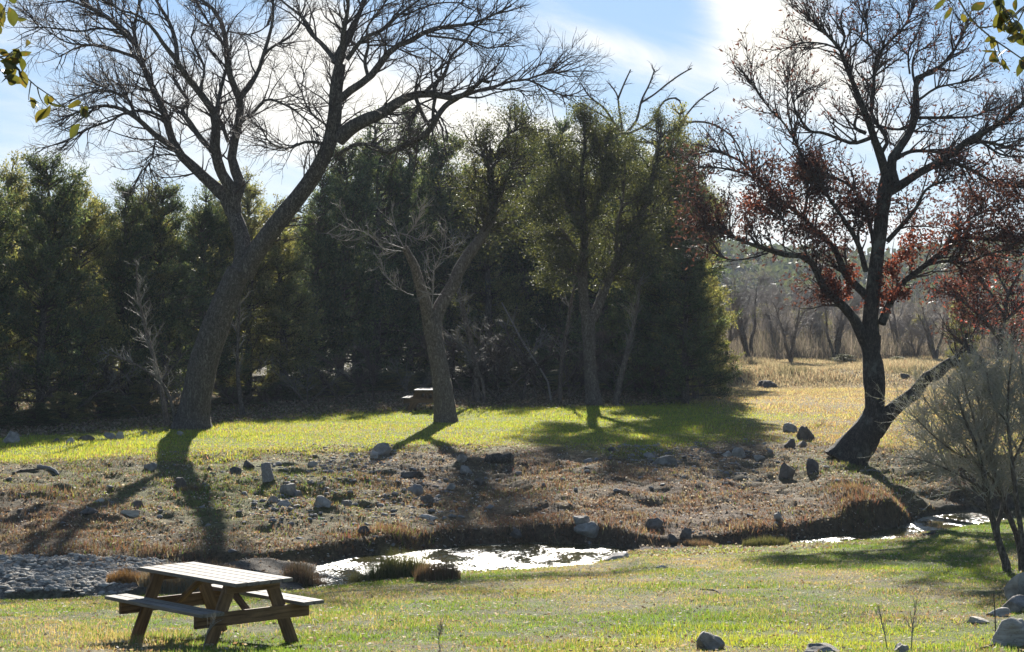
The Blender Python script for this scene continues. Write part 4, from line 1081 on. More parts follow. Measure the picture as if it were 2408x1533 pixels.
# ================================================================ 5. CEDARS AND THE OTHER TREES OF THE WOOD
def cedar_proto(seed, H=9.0, Rm=2.1, n_spray=40000, cols=None, low=.03, shape=.75, mat='cedar', leafL=(.07, .15), wr=.34, up=.5, barkm='bark'):
    global rng
    keep_rng = rng; rng = np.random.default_rng(seed)
    K = 14; t = np.linspace(0, 1, K)
    P = np.zeros((1, K, 3)); P[0, :, 2] = t * H; P[0, :, :2] = np.cumsum(rng.standard_normal((K, 2)) * .07, 0) * t[:, None]
    Rr = (.17 * (1 - t) ** .8 + .015)[None]
    n = 150
    h = low + (1 - low) * rng.random(n) ** .95
    prof = Rm * np.clip(1 - h ** 2.6, .14, 1) ** shape * (.55 + .6 * rng.random(n)) * (1 - .35 * np.exp(-((h - low) / .05) ** 2))
    az_ = rng.random(n) * 6.283
    prof = prof * (1 + .55 * fbm(az_ * .9 + seed, h * 3.2, 2, seed)) 
    d = unit(np.stack([np.cos(az_), np.sin(az_), up * (.9 * rng.random(n) + 1.1 * h - .35)], 1))
    k = h * (K - 1); k0_ = np.minimum(k.astype(int), K - 2); fr = (k - k0_)[:, None]
    p = P[0, k0_] * (1 - fr) + P[0, k0_ + 1] * fr
    pts = [p]
    for j in range(6):
        p = p + d * (prof / 6)[:, None]; pts.append(p); d = unit(d + .14 * rng.standard_normal((n, 3)) + [0, 0, .06])
    LP = np.stack(pts, 1); LR = (.035 * (1 - np.linspace(0, 1, 7)) + .006)[None] * np.ones((n, 1))
    b2 = grow(LP, LR, 1150, .35, .85, (42, 14), .25, 1, .35, .15, .5, .012, .004, taper_len=.35)
    i = rng.integers(0, len(b2[0]), n_spray); tt = rng.random(n_spray)
    f = tt * 5; kk = np.minimum(f.astype(int), 4); fr = (f - kk)[:, None]
    pos = b2[0][i, kk] * (1 - fr) + b2[0][i, kk + 1] * fr + rng.standard_normal((n_spray, 3)) * .075
    dd = unit(unit(b2[0][i, kk + 1] - b2[0][i, kk]) * .7 + rng.standard_normal((n_spray, 3)) * .55 + [0, 0, .15])
    L_ = leafL[0] + (leafL[1] - leafL[0]) * rng.random(n_spray)
    V, Fc = diamonds(pos, dd, L_, L_ * wr)
    cols = np.array(cols if cols is not None else [(.036, .054, .034), (.048, .066, .040), (.078, .094, .052), (.032, .047, .034), (.090, .090, .052)])
    # each branch has its own tint and random brightness
    bt = (.9 + 1.3 * rng.random(len(b2[0])) ** 2)[i][:, None]
    c = cols[(rng.integers(0, 2, n_spray) + (i * 7) % 4).clip(0, len(cols) - 1)] * bt
    e = empty('cedar_tree', (0, 0, 0))
    v, fc = join([tubes(P, Rr, 8, .05)]); mesh_obj('trunk', v, fc, M[barkm], e, smoothf=True)
    v, fc = join([tubes(LP, LR, 4), tubes(b2[0], b2[1], 3)]); mesh_obj('branches', v, fc, M['twig'], e)
    mesh_obj('foliage', V, Fc, M[mat], e, col=np.repeat(c * 1.35, 4, 0))
    rng = keep_rng
    e['H'] = H
    return e
OLIVE = [(.115, .12, .058), (.14, .14, .066), (.08, .092, .048), (.15, .135, .07)]
cedars = [cedar_proto(1), cedar_proto(2, Rm=1.8, shape=1.0), cedar_proto(3, cols=OLIVE, Rm=2.0), cedar_proto(4, Rm=2.3, shape=.6, low=.05), cedar_proto(5, cols=OLIVE, Rm=1.7, shape=.9, low=.02)]
used = set()
ORD = 'first second third fourth fifth sixth seventh eighth ninth tenth eleventh twelfth thirteenth fourteenth fifteenth sixteenth seventeenth eighteenth nineteenth twentieth'.split()
ORD += ['twenty-' + q for q in ORD[:9]]
def place(protos, i, u, y, topv, wpx, label, group=None, cat='cedar', name='cedar_tree'):
    pr = protos[i]
    o = pr if (id(protos), i) not in used else copy_tree(pr)
    used.add((id(protos), i))
    x = (u - CX) / F * y; z = tz(x, y)
    H = CZ + (HV - topv - 16) / F * y - z
    sz = H / (pr['H'] if 'H' in pr else 9.0); sxy = wpx / F * y / 3.7
    o.name = name
    o.location = (x, y, z - .05); o.scale = (sxy, sxy, sz); o.rotation_euler = (0, 0, random.uniform(0, 6.28))
    tag(o, label, cat, group)
    return o
G_C = 'cedars forming the dark wood'
for a in [
    (0, -60, 67.5, 372, 280, 'dark cedar cut by the left edge of the picture'),
    (3, 95, 68.5, 362, 250, 'tallest dark cedar of the far left group'),
    (2, 190, 70.5, 420, 220, 'olive cedar second from the left, lower than its left neighbour'),
    (1, 290, 73, 428, 210, 'dark cedar under the drooping twigs left of the big tree'),
    (3, 385, 76.5, 432, 220, 'broad cedar left behind the big tree fork'),
    (0, 480, 80.5, 440, 210, 'dark cedar directly behind the big tree trunk'),
    (2, 585, 82.5, 415, 210, 'olive cedar showing between the two arms of the big tree'),
    (4, 668, 82.5, 500, 240, 'front olive cedar with lit low branch tips right of the big tree'),
    (1, 735, 89, 405, 210, 'dark cedar under the right arm of the big tree'),
    (3, 800, 92, 340, 210, 'cedar with its tip under the long right limb of the big tree'),
    (0, 885, 97, 275, 240, 'high dark cedar left of the forked tree'),
    (1, 965, 100, 250, 200, 'tallest slender cedar behind the broken stem of the forked tree'),
    (3, 1060, 101, 315, 220, 'dark cedar behind the fork of the middle tree'),
    (2, 1150, 100, 380, 220, 'olive cedar behind the right arm of the middle tree'),
    (0, 1235, 103, 262, 220, 'tall dark cedar between the middle tree and the live oak'),
    (1, 1320, 103, 275, 200, 'dark slender cedar at the left of the live oak crown'),
    (3, 1410, 100, 290, 220, 'broad cedar hidden behind the live oak crown'),
    (0, 1500, 88, 330, 210, 'dark cedar behind the right half of the live oak'),
    (4, 1585, 84, 245, 210, 'tall pointed olive cedar at the right end of the wood'),
    (2, 1635, 82, 400, 170, 'olive cedar sloping down at the right end of the wood'),
    (0, 1612, 78, 560, 190, 'low dense cedar skirt at the right corner of the wood'),
    (4, 1672, 85, 640, 110, 'small rounded cedar at the very right end of the wood beside the meadow'),
    (1, 1560, 83, 520, 200, 'dark cedar low behind the slim stem beside the live oak'),
    ]:
    place(cedars, *a, group=G_C)
for a in [(2, 20, 72, 382, 260, 'rounded olive cedar filling the far left of the wood beside the tallest one'), (0, 150, 74, 425, 240, 'dark cedar just behind the two olive ones at the far left'), (2, 340, 76, 445, 240, 'olive cedar low on the skyline left of the big tree fork'), (4, 530, 83, 425, 220, 'olive cedar on the skyline right behind the big tree fork')]:
    place(cedars, *a, group=G_C)
for k_, (u, y, tv, w) in enumerate([(-40, 58.5, 900, 170), (75, 60, 930, 130), (150, 61.5, 905, 130), (235, 64, 900, 150), (330, 66, 880, 140), (560, 73, 890, 140), (650, 76, 880, 150), (760, 79, 860, 160), (850, 83, 850, 150), (930, 84, 850, 140), (1010, 86, 850, 150),
        (1110, 86, 830, 170), (1190, 88, 820, 170), (1270, 88, 820, 170), (1350, 89, 830, 160), (1440, 89, 820, 150), (1520, 87, 820, 150), (1600, 85, 800, 150)]):
    place(cedars, k_ % 5, u, y + (4.5 if u < 1300 else 1), tv, w, 'low young cedar filling the foot of the wood, %s from the left' % ORD[k_], 'young cedars under the tall ones')
# second row, seen only through gaps
for i, (u, tv) in enumerate([(-120, 420), (30, 430), (150, 470), (250, 470), (345, 480), (440, 490), (540, 490), (640, 470), (720, 470), (840, 400), (930, 360), (1010, 360), (1110, 380), (1190, 340), (1280, 340), (1365, 350), (1455, 360), (1540, 350), (1610, 400)]):
    place(cedars, (i * 3 + 1) % 5, u, 107 + (i % 3) * 2.5, tv, 270, 'dark cedar of the rear row behind the wood front, %s from the left' % ORD[i], 'rear row of cedars in the wood')
# live-oak like shaggy tree top behind the middle tree, and bare dead crowns above the wood
def bare_proto(seed, H=6.0, spread=1.0, mat='twig_far', n=(26, 300, 1500), bark='bark_grey', lean=.2, r0=.13):
    global rng
    kr = rng; rng = np.random.default_rng(seed)
    K = 12; t = np.linspace(0, 1, K)
    B = rng.integers(2, 5)
    P = []; Rr = []
    for b in range(B):
        a = rng.random() * 6.28; q = np.zeros((K, 3)); l = lean * (1 + 2 * rng.random()) * spread
        q[:, 0] = np.cos(a) * l * H * .4 * t ** 1.3; q[:, 1] = np.sin(a) * l * H * .4 * t ** 1.3; q[:, 2] = t * H * (.7 + .3 * rng.random())
        q[:, :2] += np.cumsum(rng.standard_normal((K, 2)) * .05, 0) * H / 6
        P.append(q); Rr.append((r0 * (.6 + .5 * rng.random())) * (1 - t) ** .9 + .012)
    P, Rr = np.stack(P), np.stack(Rr)
    a = grow(P, Rr, n[0], H * .2, H * .42, (42, 12), .22, 1, .25, .14, .55, .05, .006, taper_len=.5)
    b = grow(*a, n[1], H * .08, H * .22, (42, 12), .12, 1, .15, .18, .6, .015, .004, taper_len=.35)
    c = grow(*b, n[2], H * .03, H * .10, (42, 12), .1, 1, .1, .2, .7, .007, .0035, K=4, taper_len=.3)
    e = empty('bare_tree', (0, 0, 0)); e['H'] = H
    v, f = tubes(P, Rr, 8, .04); mesh_obj('trunk', v, f, M[bark], e, smoothf=True)
    v, f = join([tubes(a[0], a[1], 4), tubes(b[0], b[1], 3), tubes(c[0], c[1], 3)]); mesh_obj('crown', v, f, M[mat], e)
    rng = kr
    return e
bares = [bare_proto(21), bare_proto(22, spread=1.5), bare_proto(23, spread=.7), bare_proto(24, spread=1.2)]
def place2(protos, i, u, y, topv, wf, label, group, cat, name):
    pr = protos[i]
    o = pr if (id(protos), i) not in used else copy_tree(pr)
    used.add((id(protos), i))
    x = (u - CX) / F * y; z = tz(x, y); H = CZ + (HV - topv) / F * y - z
    s = H / pr['H']; o.scale = (s * wf, s * wf, s); o.location = (x, y, z - .05); o.rotation_euler = (0, 0, random.uniform(0, 6.28)); o.name = name
    return tag(o, label, cat, group)
G_D = 'hazy grey trees beyond the meadow'
far_txt = {1760: 'hazy bare grey tree beyond the meadow just right of the wood corner', 1860: 'bare grey tree with slanting trunk beyond the meadow left of the leaning oak',
           2200: 'round grey bare tree beyond the meadow right of the leaning oak', 1960: 'bare grey tree beyond the meadow directly left of the oak trunk'}
FAR = [1700, 1760, 1815, 1860, 1910, 1960, 2010, 2110, 2155, 2200, 2250, 2300, 2360, 2420, 1670, 1735, 1840, 1935, 2060, 2170, 2280, 2390, 2480, 1790, 1990, 2230]
for k, (u, y, tv, wf) in enumerate([(1700, 128, 655, 1.2), (1760, 132, 640, 1.2), (1815, 138, 650, 1.1), (1860, 124, 668, 1.2), (1910, 136, 655, 1.2), (1960, 130, 672, 1.1), (2010, 140, 665, 1.2), (2110, 134, 690, 1.2),
                       (2155, 128, 712, 1.2), (2200, 126, 700, 1.3), (2250, 131, 705, 1.2), (2300, 136, 690, 1.2), (2360, 130, 700, 1.2), (2420, 133, 690, 1.2), (1670, 140, 650, 1.2), (1735, 148, 640, 1.3), (1840, 150, 650, 1.3), (1935, 152, 655, 1.3),
                       (2060, 150, 670, 1.3), (2170, 150, 690, 1.3), (2280, 152, 690, 1.3), (2390, 150, 690, 1.3), (2480, 140, 690, 1.3), (1790, 156, 645, 1.4), (1990, 158, 660, 1.4), (2230, 158, 690, 1.4)]):
    place2(bares, k % 4, u, y - 14, tv, wf, far_txt.get(u, 'hazy bare grey tree beyond the tan meadow, %s from the left in that line' % ORD[sorted(FAR).index(u)]), G_D, 'tree', 'bare_tree')
for k, (u, y, tv, w, txt) in enumerate([(2165, 138, 722, 110, 'grey green cedar beyond the meadow right of the leaning oak'), (1905, 142, 700, 110, 'dim grey green cedar beyond the meadow left of the leaning oak'),
                                (1790, 144, 700, 120, 'dim cedar beyond the meadow near the wood corner'), (2340, 140, 700, 130, 'dim cedar beyond the meadow behind the small red oak'), (2110, 122, 820, 60, 'small round green bush at the meadow edge right of the oak trunk'),
                                (1985, 124, 815, 70, 'low round bush at the meadow edge left of the oak trunk'), (2265, 86, 672, 110, 'olive evergreen standing behind the broken limb of the leaning oak')]):
    place(cedars, (4, 2)[k % 2], u, y if y < 100 else y - 14, tv, w, txt)
n = 30000
y = 115 + 50 * rng.random(n) ** 1.3; x = y * (.085 + .21 * rng.random(n))
hgt = (.5 + .75 * smooth(115, 135, y)) * (1.3 + 2.4 * smooth(-.3, .3, fbm(x * .12, y * .06, 3, 91))) * (.35 + .65 * rng.random(n))
c0 = np.array([(.20, .175, .16), (.15, .135, .125), (.26, .23, .20), (.12, .12, .09)])[rng.integers(0, 4, n)]  # muted greys carry part of the distance haze
o = blades('far_thicket', x, y, hgt, .02 + .05 * rng.random(n), M['drygrass'], c0, .75); tag(o, 'continuous grey brown thicket closing the far side of the meadow', 'thicket', kind='stuff')
# bare shrubs making the tangle at the foot of the wood
shrubs = [bare_proto(31, H=3.0, spread=2.2, mat='twig', n=(34, 260, 700), r0=.03, lean=.3), bare_proto(32, H=3.0, spread=3.0, mat='twig', n=(34, 260, 700), r0=.025, lean=.35), bare_proto(33, H=3.0, spread=2.0, mat='twig_grey', n=(24, 160, 400), r0=.03, lean=.4)]
for k, (u, y, tv, wf) in enumerate([(-10, 64, 860, 1.3), (60, 67, 880, 1.2), (150, 68, 820, 1.3), (250, 70, 860, 1.2), (330, 70, 800, 1.2), (390, 72, 880, 1.1), (560, 74, 880, 1.2), (640, 75, 900, 1.2), (720, 77, 830, 1.2), (800, 78, 850, 1.3), (880, 80, 800, 1.3),
                                    (960, 80, 840, 1.2), (1110, 79, 780, 1.3), (1170, 80, 760, 1.4), (1230, 81, 740, 1.4), (1290, 81, 770, 1.3), (1340, 82, 800, 1.2), (1450, 83, 800, 1.2), (1530, 82, 820, 1.2), (1620, 80, 880, 1.1), (1690, 81, 900, 1.0)]):
    place2(shrubs, k % 3, u, y, tv, wf, 'bare twiggy shrub in the tangle at the foot of the wood, %s from the left' % ORD[k], 'bare shrubs at the foot of the wood', 'shrub', 'bare_shrub')
# dead crown reaching above the live oak
T = Traced(91.0)
bx_ = (1500 - CX) / F * 91; bz_ = tz(bx_, 91)
T.limb([(1500, HV + (CZ - bz_) / 91 * F + 3), (1495, 700), (1490, 500), (1480, 380), (1470, 320)], [26, 22, 18, 14, 10], 0, .0)
for pts, w, dy in [
    (z1((1990, 960), (1920, 860), (1850, 760), (1750, 680), (1690, 590), ox=803), [7, 6, 5, 4, 3], -.5),
    (z1((1920, 860), (1820, 800), (1690, 730), ox=803), [5, 4, 3], .5),
    (z1((1990, 960), (1960, 780), (1940, 660), (1890, 590), ox=803), [7, 5, 4, 3], .4),
    (z1((1950, 700), (1990, 600), (2040, 490), ox=803), [5, 4, 3], -.4),
    (z1((1990, 960), (2080, 850), (2120, 700), (2170, 600), (2210, 490), ox=803), [7, 6, 5, 4, 3], .6),
    (z1((2120, 720), (2200, 670), (2300, 590), (2400, 520), (2470, 480), ox=803), [5, 4, 4, 3], -.6),
    (z1((1990, 960), (2180, 860), (2300, 700), (2360, 690), (2420, 850), ox=803), [6, 5, 3], .4),
    ([(1470, 330), (1560, 330), (1606, 280), (1640, 240), (1690, 205)], [7, 5, 4, 3], -.5),
    ([(1560, 330), (1610, 290), (1670, 290), (1720, 320), (1760, 400)], [6, 5, 4, 3], .8)]:
    T.limb(pts, w, 0, dy)
P_, R_ = T.arr()
q1 = grow(P_[1:], R_[1:], 70, .3, 1.0, (42, 12), .3, 1, .15, .2, .6, .014, .004)
q2 = grow(*q1, 160, .15, .5, (42, 12), .2, 1, .1, .2, .6, .007, .003)
seg_tree('dead_tree', 'dead tree whose bare crooked branches stick out above the live oak into the blue sky', 'tree', (bx_, 91.0, bz_), P_, R_, [(q1[0], q1[1], 4), (q2[0], q2[1], 3)], M['bark'], M['twig'])

# far woods on the hills: one mass
n = 1500
u_ = rng.uniform(-900, 3500, n); q = rng.random(n)
yy_ = 430 + 190 * q
xx_ = (u_ - CX) / F * yy_
ridge_z = (HV - np.interp(u_, uu, ridge)) / F * 600 + CZ
hz = -1 + (ridge_z + 1) * np.interp(yy_, [r_[0] for r_ in rows], [r_[1] for r_ in rows])
m_ = 34
cen = np.stack([xx_, yy_, hz + 1.5], 1)
dd = unit(rng.standard_normal((n, m_, 3))); dd[..., 2] = np.abs(dd[..., 2])
sz_ = (2.2 + 2.5 * rng.random((n, 1, 1)))
pos = (cen[:, None] + dd * sz_ * [1.2, 1.2, 1.0]).reshape(-1, 3)
V, Fc = diamonds(pos, unit(rng.standard_normal((n * m_, 3))), np.full(n * m_, 2.2), np.full(n * m_, 1.5))
cc = np.array([(.045, .06, .03), (.06, .075, .035), (.07, .07, .05), (.05, .06, .04)])[rng.integers(0, 4, n)]
tag(mesh_obj('distant_woods', V, Fc, M['cedar'], col=np.repeat(np.repeat(cc, m_, 0), 4, 0)), 'blue hazy woods covering the far hills', 'woods', kind='stuff')

# ================================================================ 6. THE GREY BUSH AT THE RIGHT EDGE
x0, y0, zz = ground_hit(2385, 1345)
T = Traced(y0)
T.limb([(2369, 1352), (2366, 1325), (2350, 1280), (2334, 1220), (2322, 1160), (2312, 1110), (2300, 1060), (2270, 990), (2250, 930)], [22, 18, 15, 14, 12, 9, 7, 4], 0, -.3)
for pts, w, dy, y00 in [
    ([(2366, 1320), (2345, 1240), (2360, 1180), (2330, 1100), (2345, 1000), (2335, 900)], [12, 11, 9, 7, 4], .4, y0),
    ([(2402, 1345), (2400, 1300), (2388, 1250), (2369, 1205), (2352, 1160), (2338, 1110), (2322, 1050), (2310, 980), (2290, 900)], [16, 14, 12, 10, 7, 4], .5, y0),
    ([(2408, 1350), (2406, 1290), (2394, 1200), (2380, 1090), (2370, 990), (2372, 900), (2380, 830)], [15, 13, 11, 8, 6, 3], -.4, y0),
    ([(2430, 1350), (2440, 1200), (2430, 1050), (2410, 930), (2400, 840)], [14, 12, 9, 5], .3, y0 + .2),
    ([(2450, 1350), (2480, 1200), (2500, 1050), (2520, 930)], [14, 12, 8, 5], .0, y0 - .2),
    ([(2322, 1160), (2280, 1130), (2230, 1105), (2180, 1085), (2130, 1075)], [6, 5, 4, 2], -.5, None),
    ([(2334, 1210), (2290, 1180), (2250, 1130), (2200, 1060), (2160, 1020)], [7, 6, 4, 3], .6, None),
    ([(2312, 1110), (2270, 1050), (2230, 1000), (2190, 960), (2170, 930)], [6, 5, 3], .4, None),
    ([(2338, 1110), (2300, 1020), (2280, 950), (2260, 880)], [6, 5, 3], -.5, None),
    ([(2380, 1090), (2420, 1000), (2440, 920)], [6, 4, 3], .3, None),
    ([(2345, 1140), (2300, 1090), (2240, 1060), (2190, 1020), (2150, 980)], [6, 4, 3], -.7, None),
    ([(2370, 1000), (2330, 930), (2320, 870)], [5, 4, 3], .3, None),
    ]:
    T.limb(pts, w, 0, dy, y00)
P_, R_ = T.arr()
b1 = grow(P_, R_, 420, .30, .9, (38, 14), .35, 1, .04, .14, .5, .007, .0022, taper_len=.3)
b2 = grow(*b1, 3000, .15, .6, (40, 14), .1, 1, .12, .16, .6, .0032, .0014, taper_len=.3)
b3 = grow(*b2, 4500, .06, .22, (42, 14), .1, 1, .1, .18, .7, .002, .0011, K=4, taper_len=.3)
lv = leaves_on(b3, 12000, .010, .022, .5, [(.18, .17, .12), (.13, .14, .09), (.24, .22, .17)], 0, .01)
seg_tree('grey_bush', 'big bare grey many stemmed bush at the right edge of the near lawn', 'bush', (x0, y0, zz), P_, R_, [(b1[0], b1[1], 4), (b2[0], b2[1], 3), (b3[0], b3[1], 3)], M['bark_grey'], M['twig_bush'], lv, M['oakleaf'], trunk_sides=8)
# a lower grey thicket on the far bank behind it
thick = [bare_proto(41, H=2.2, spread=2.6, mat='twig_grey', n=(60, 700, 2600), r0=.02, lean=.3)]
for i, (u, y, tv, wf, lab) in enumerate([(2395, 53, 850, 1.4, 'grey twig thicket on the far bank touching the right edge'), (2300, 54, 900, 1.4, 'grey twig thicket under the end of the broken limb'), (2215, 53.5, 950, 1.3, 'low grey twig thicket just right of the leaning oak')]):
    place2(thick, 0, u, y, tv, wf, lab, None, 'bush', 'grey_thicket')

# small dry saplings and stalks in the near lawn
def sapling(name, label, pts, w, n1, n2, L, mat='twig_grey', cat='sapling', group=None):
    x_, y_, z_ = ground_hit(*pts[0])
    T = Traced(y_); T.limb(pts, w, 0, .05)
    P, Rr = T.arr(); a = grow(P, Rr, n1, L * .5, L, (40, 12), .3, 1, .3, .14, .5, .003, .001)
    tw = [(a[0], a[1], 3)]
    if n2: b = grow(*a, n2, L * .2, L * .5, (40, 12), .2, 1, .2, .14, .6, .002, .001); tw.append((b[0], b[1], 3))
    e = empty(name, (x_, y_, z_), label, cat, group); off = np.array([x_, y_, z_])
    V, Fc = tubes(P - off, Rr, 5); mesh_obj('stem', V, Fc, M[mat], e)
    if n1 > 2: V, Fc = join([tubes(p - off, r, s) for p, r, s in tw]); mesh_obj('twigs', V, Fc, M[mat], e)
sapling('bare_sapling', 'thin bare sapling by the bottom edge, the left of two in the right lawn', [(2087, 1531), (2080, 1490), (2072, 1455), (2066, 1425)], [3, 2.5, 2, 1.5], 12, 20, .22)
sapling('bare_sapling', 'thin bare sapling by the bottom edge, the taller right one of two', [(2143, 1531), (2146, 1480), (2150, 1445), (2155, 1410)], [3.5, 3, 2, 1.5], 14, 24, .26)
sapling('dry_stalk', 'single dark upright stalk in the grass left of the cream slab', [(2342, 1494), (2340, 1450), (2337, 1396)], [3.5, 3, 2.2], 1, 0, .05, 'twig', 'stalk')
sapling('dry_weed', 'branched dry weed in the grass in front of the picnic table', [(478, 1532), (482, 1505), (490, 1480), (505, 1460)], [3, 2.5, 2, 1.5], 16, 30, .22, 'twig_grey', 'weed')
sapling('dry_weed', 'dry weed stalks at the bottom edge right of the picnic table', [(1035, 1531), (1032, 1500), (1040, 1470)], [2.5, 2, 1.5], 14, 24, .24, 'twig_grey', 'weed')

# rush clumps along the water
def clump(u, v, wpx, hpx, n, cols, label, name='rush_clump', cat='reeds', lean=.25, bw=.008):
    x_, y_, z_ = ground_hit(u, v)
    rx = wpx / 2 / F * y_
    a = rng.random(n) * 6.28; r = rng.random(n) ** .5
    x = x_ + np.cos(a) * r * rx; y = y_ + np.sin(a) * r * max(.12, rx * .35)
    h = hpx / F * y_ * (.45 + .6 * rng.random(n)) * (1 - .4 * r)
    c = np.array(cols)[rng.integers(0, len(cols), n)] * (.7 + .6 * rng.random((n, 1)))
    o = blades(name, x, y, h, np.full(n, bw) * (.6 + .8 * rng.random(n)), M['drygrass'], c, lean)
    # origin to its foot
    me = o.data; me.transform(Matrix.Translation((-x_, -y_, -z_))); o.location = (x_, y_, z_)
    return tag(o, label, cat)
GRC = [(.14, .16, .05), (.22, .19, .09), (.10, .12, .04)]; BRC = [(.30, .22, .14), (.22, .13, .08), (.18, .15, .08)]
clump(915, 1362, 190, 92, 4200, GRC, 'tall dark green rush clump standing in the left pool')
clump(1030, 1364, 110, 70, 2000, BRC, 'brown rush clump right of the green one in the left pool')
clump(720, 1376, 110, 84, 1300, BRC, 'dry brown weeds on the shore just right of the picnic table')
clump(1800, 1284, 110, 34, 1500, GRC, 'olive rush clump at the bank foot between the pools')
clump(400, 1394, 150, 74, 2200, [(.30, .28, .22), (.20, .18, .12), (.34, .22, .10)], 'greyish dry weeds growing behind the picnic table')
clump(300, 1372, 100, 46, 1300, [(.40, .22, .08), (.30, .20, .08)], 'orange brown grass tussock at the end of the pale creek bed')
clump(450, 1150, 60, 22, 500, BRC, 'dark grass tussock in the big trunk shadow on the bank', 'grass_tussock', 'grass tuft')
clump(1650, 1285, 80, 26, 700, BRC, 'rusty tussock at the bank foot left of the olive rushes', 'grass_tussock', 'grass tuft')
clump(500, 1356, 300, 52, 3600, BRC, 'rusty grass fringe on the far shore behind the table', 'grass_tussock', 'grass tuft')
clump(1000, 1300, 200, 26, 1500, BRC + [(.08, .06, .04)], 'dark overhanging grass fringe on the far shore of the left pool', 'grass_tussock', 'grass tuft', .5)
clump(1240, 1282, 160, 18, 900, BRC + [(.08, .06, .04)], 'short dark grass fringe above the bright end of the left pool', 'grass_tussock', 'grass tuft', .5)

# fallen wood
def log(pts, w, label, mat='bark_grey', name='fallen_branch', cat='branch', lift=0.0, sides=8):
    T = []; 
    for u, v in pts:
        x_, y_, z_ = ground_hit(u, v); T.append((x_, y_, z_ + lift))
    P = catmull(np.array(T), 12)[None]
    Rr = np.interp(np.linspace(0, 1, 12), np.linspace(0, 1, len(w)), w) / 2 / F * T[0][1]
    P[0, :, 2] = terrain(P[0, :, 0], P[0, :, 1]) + Rr * .7 + lift
    off = P[0, 0].copy()
    Rr = Rr.copy(); Rr[0] *= .05; Rr[-1] *= .05; P[0, 0] = P[0, 1] + (P[0, 0] - P[0, 1]) * .05
    V, Fc = tubes(P - off, Rr[None], sides, .06)
    o = mesh_obj(name, V, Fc, M[mat], smoothf=True); o.location = off
    return tag(o, label, cat)
log([(80, 1100), (110, 1103), (140, 1118)], [10, 9, 6], 'weathered grey branch lying on the left bank', 'bark_pale')
log([(25, 1118), (60, 1108), (95, 1104)], [6, 5, 4], 'thin fallen stick beside the weathered grey branch on the left bank')
log([(1134, 1086), (1172, 1088), (1210, 1082)], [20, 26, 20], 'dark hollow log lying across the bank just below the grass edge', 'bark', 'hollow_log', 'log')
log([(2020, 1107), (2050, 1108), (2075, 1113)], [5, 5, 4], 'pale stick lying at the foot of the leaning oak', 'bark_pale')
log([(2165, 1262), (2190, 1257), (2200, 1252)], [8, 8, 5], 'dark stick on the near shore of the right pool', 'bark')
log([(1640, 1385), (1685, 1392), (1700, 1400)], [4, 4, 3], 'thin dark twig lying in the near lawn', 'bark')
log([(2300, 1530), (2345, 1518), (2380, 1512)], [7, 7, 5], 'brown stick lying beside the cream slab in the bottom right corner', 'bark')

# upright pale stump
x_, y_, z_ = ground_hit(631, 1128)
s_ = y_ / F
P = np.array([[(0, 0, -.05), (-.005, 0, .05), (-.02, 0, .2), (-.03, 0, 40 * s_ - .02), (-.03, 0, 40 * s_)]]) + 0.
e = empty('stump', (x_, y_, z_), 'pale grey sawn stump standing tilted on the bank', 'stump')
Rr = np.array([[14, 13, 12, 11.5, .3]]) * s_
V, Fc = tubes(P, Rr, 14, .05); mesh_obj('trunk', V, Fc, M['bark_pale'], e)
e.rotation_euler = (0, R(-5), 0)

# ================================================================ 7. PICNIC TABLES
def board(bm, cx, cy, cz, lx, ly, lz, col, lay, bev=.006):
    r = bmesh.ops.create_cube(bm, size=1.0)
    for v in r['verts']: v.co = Vector((v.co.x * lx + cx, v.co.y * ly + cy, v.co.z * lz + cz)); v[lay] = (*col, 1)
    es = list({e for v in r['verts'] for e in v.link_edges})
    bmesh.ops.bevel(bm, geom=es, offset=bev, segments=2, affect='EDGES')
def board_obj(name, boards, mat, parent, loc=(0, 0, 0), rot=(0, 0, 0)):
    bm = bmesh.new(); lay = bm.verts.layers.float_color.new('col')
    for b in boards:
        k = random.uniform(.82, 1.12); board(bm, *b, (k, k * random.uniform(.97, 1.0), k * random.uniform(.93, 1.0)), lay)
    me = bpy.data.meshes.new(name); bm.to_mesh(me); bm.free(); me.materials.append(M[mat])
    o = bpy.data.objects.new(name, me); S.collection.objects.link(o); o.parent = parent
    o.location = loc; o.rotation_euler = rot
    return o
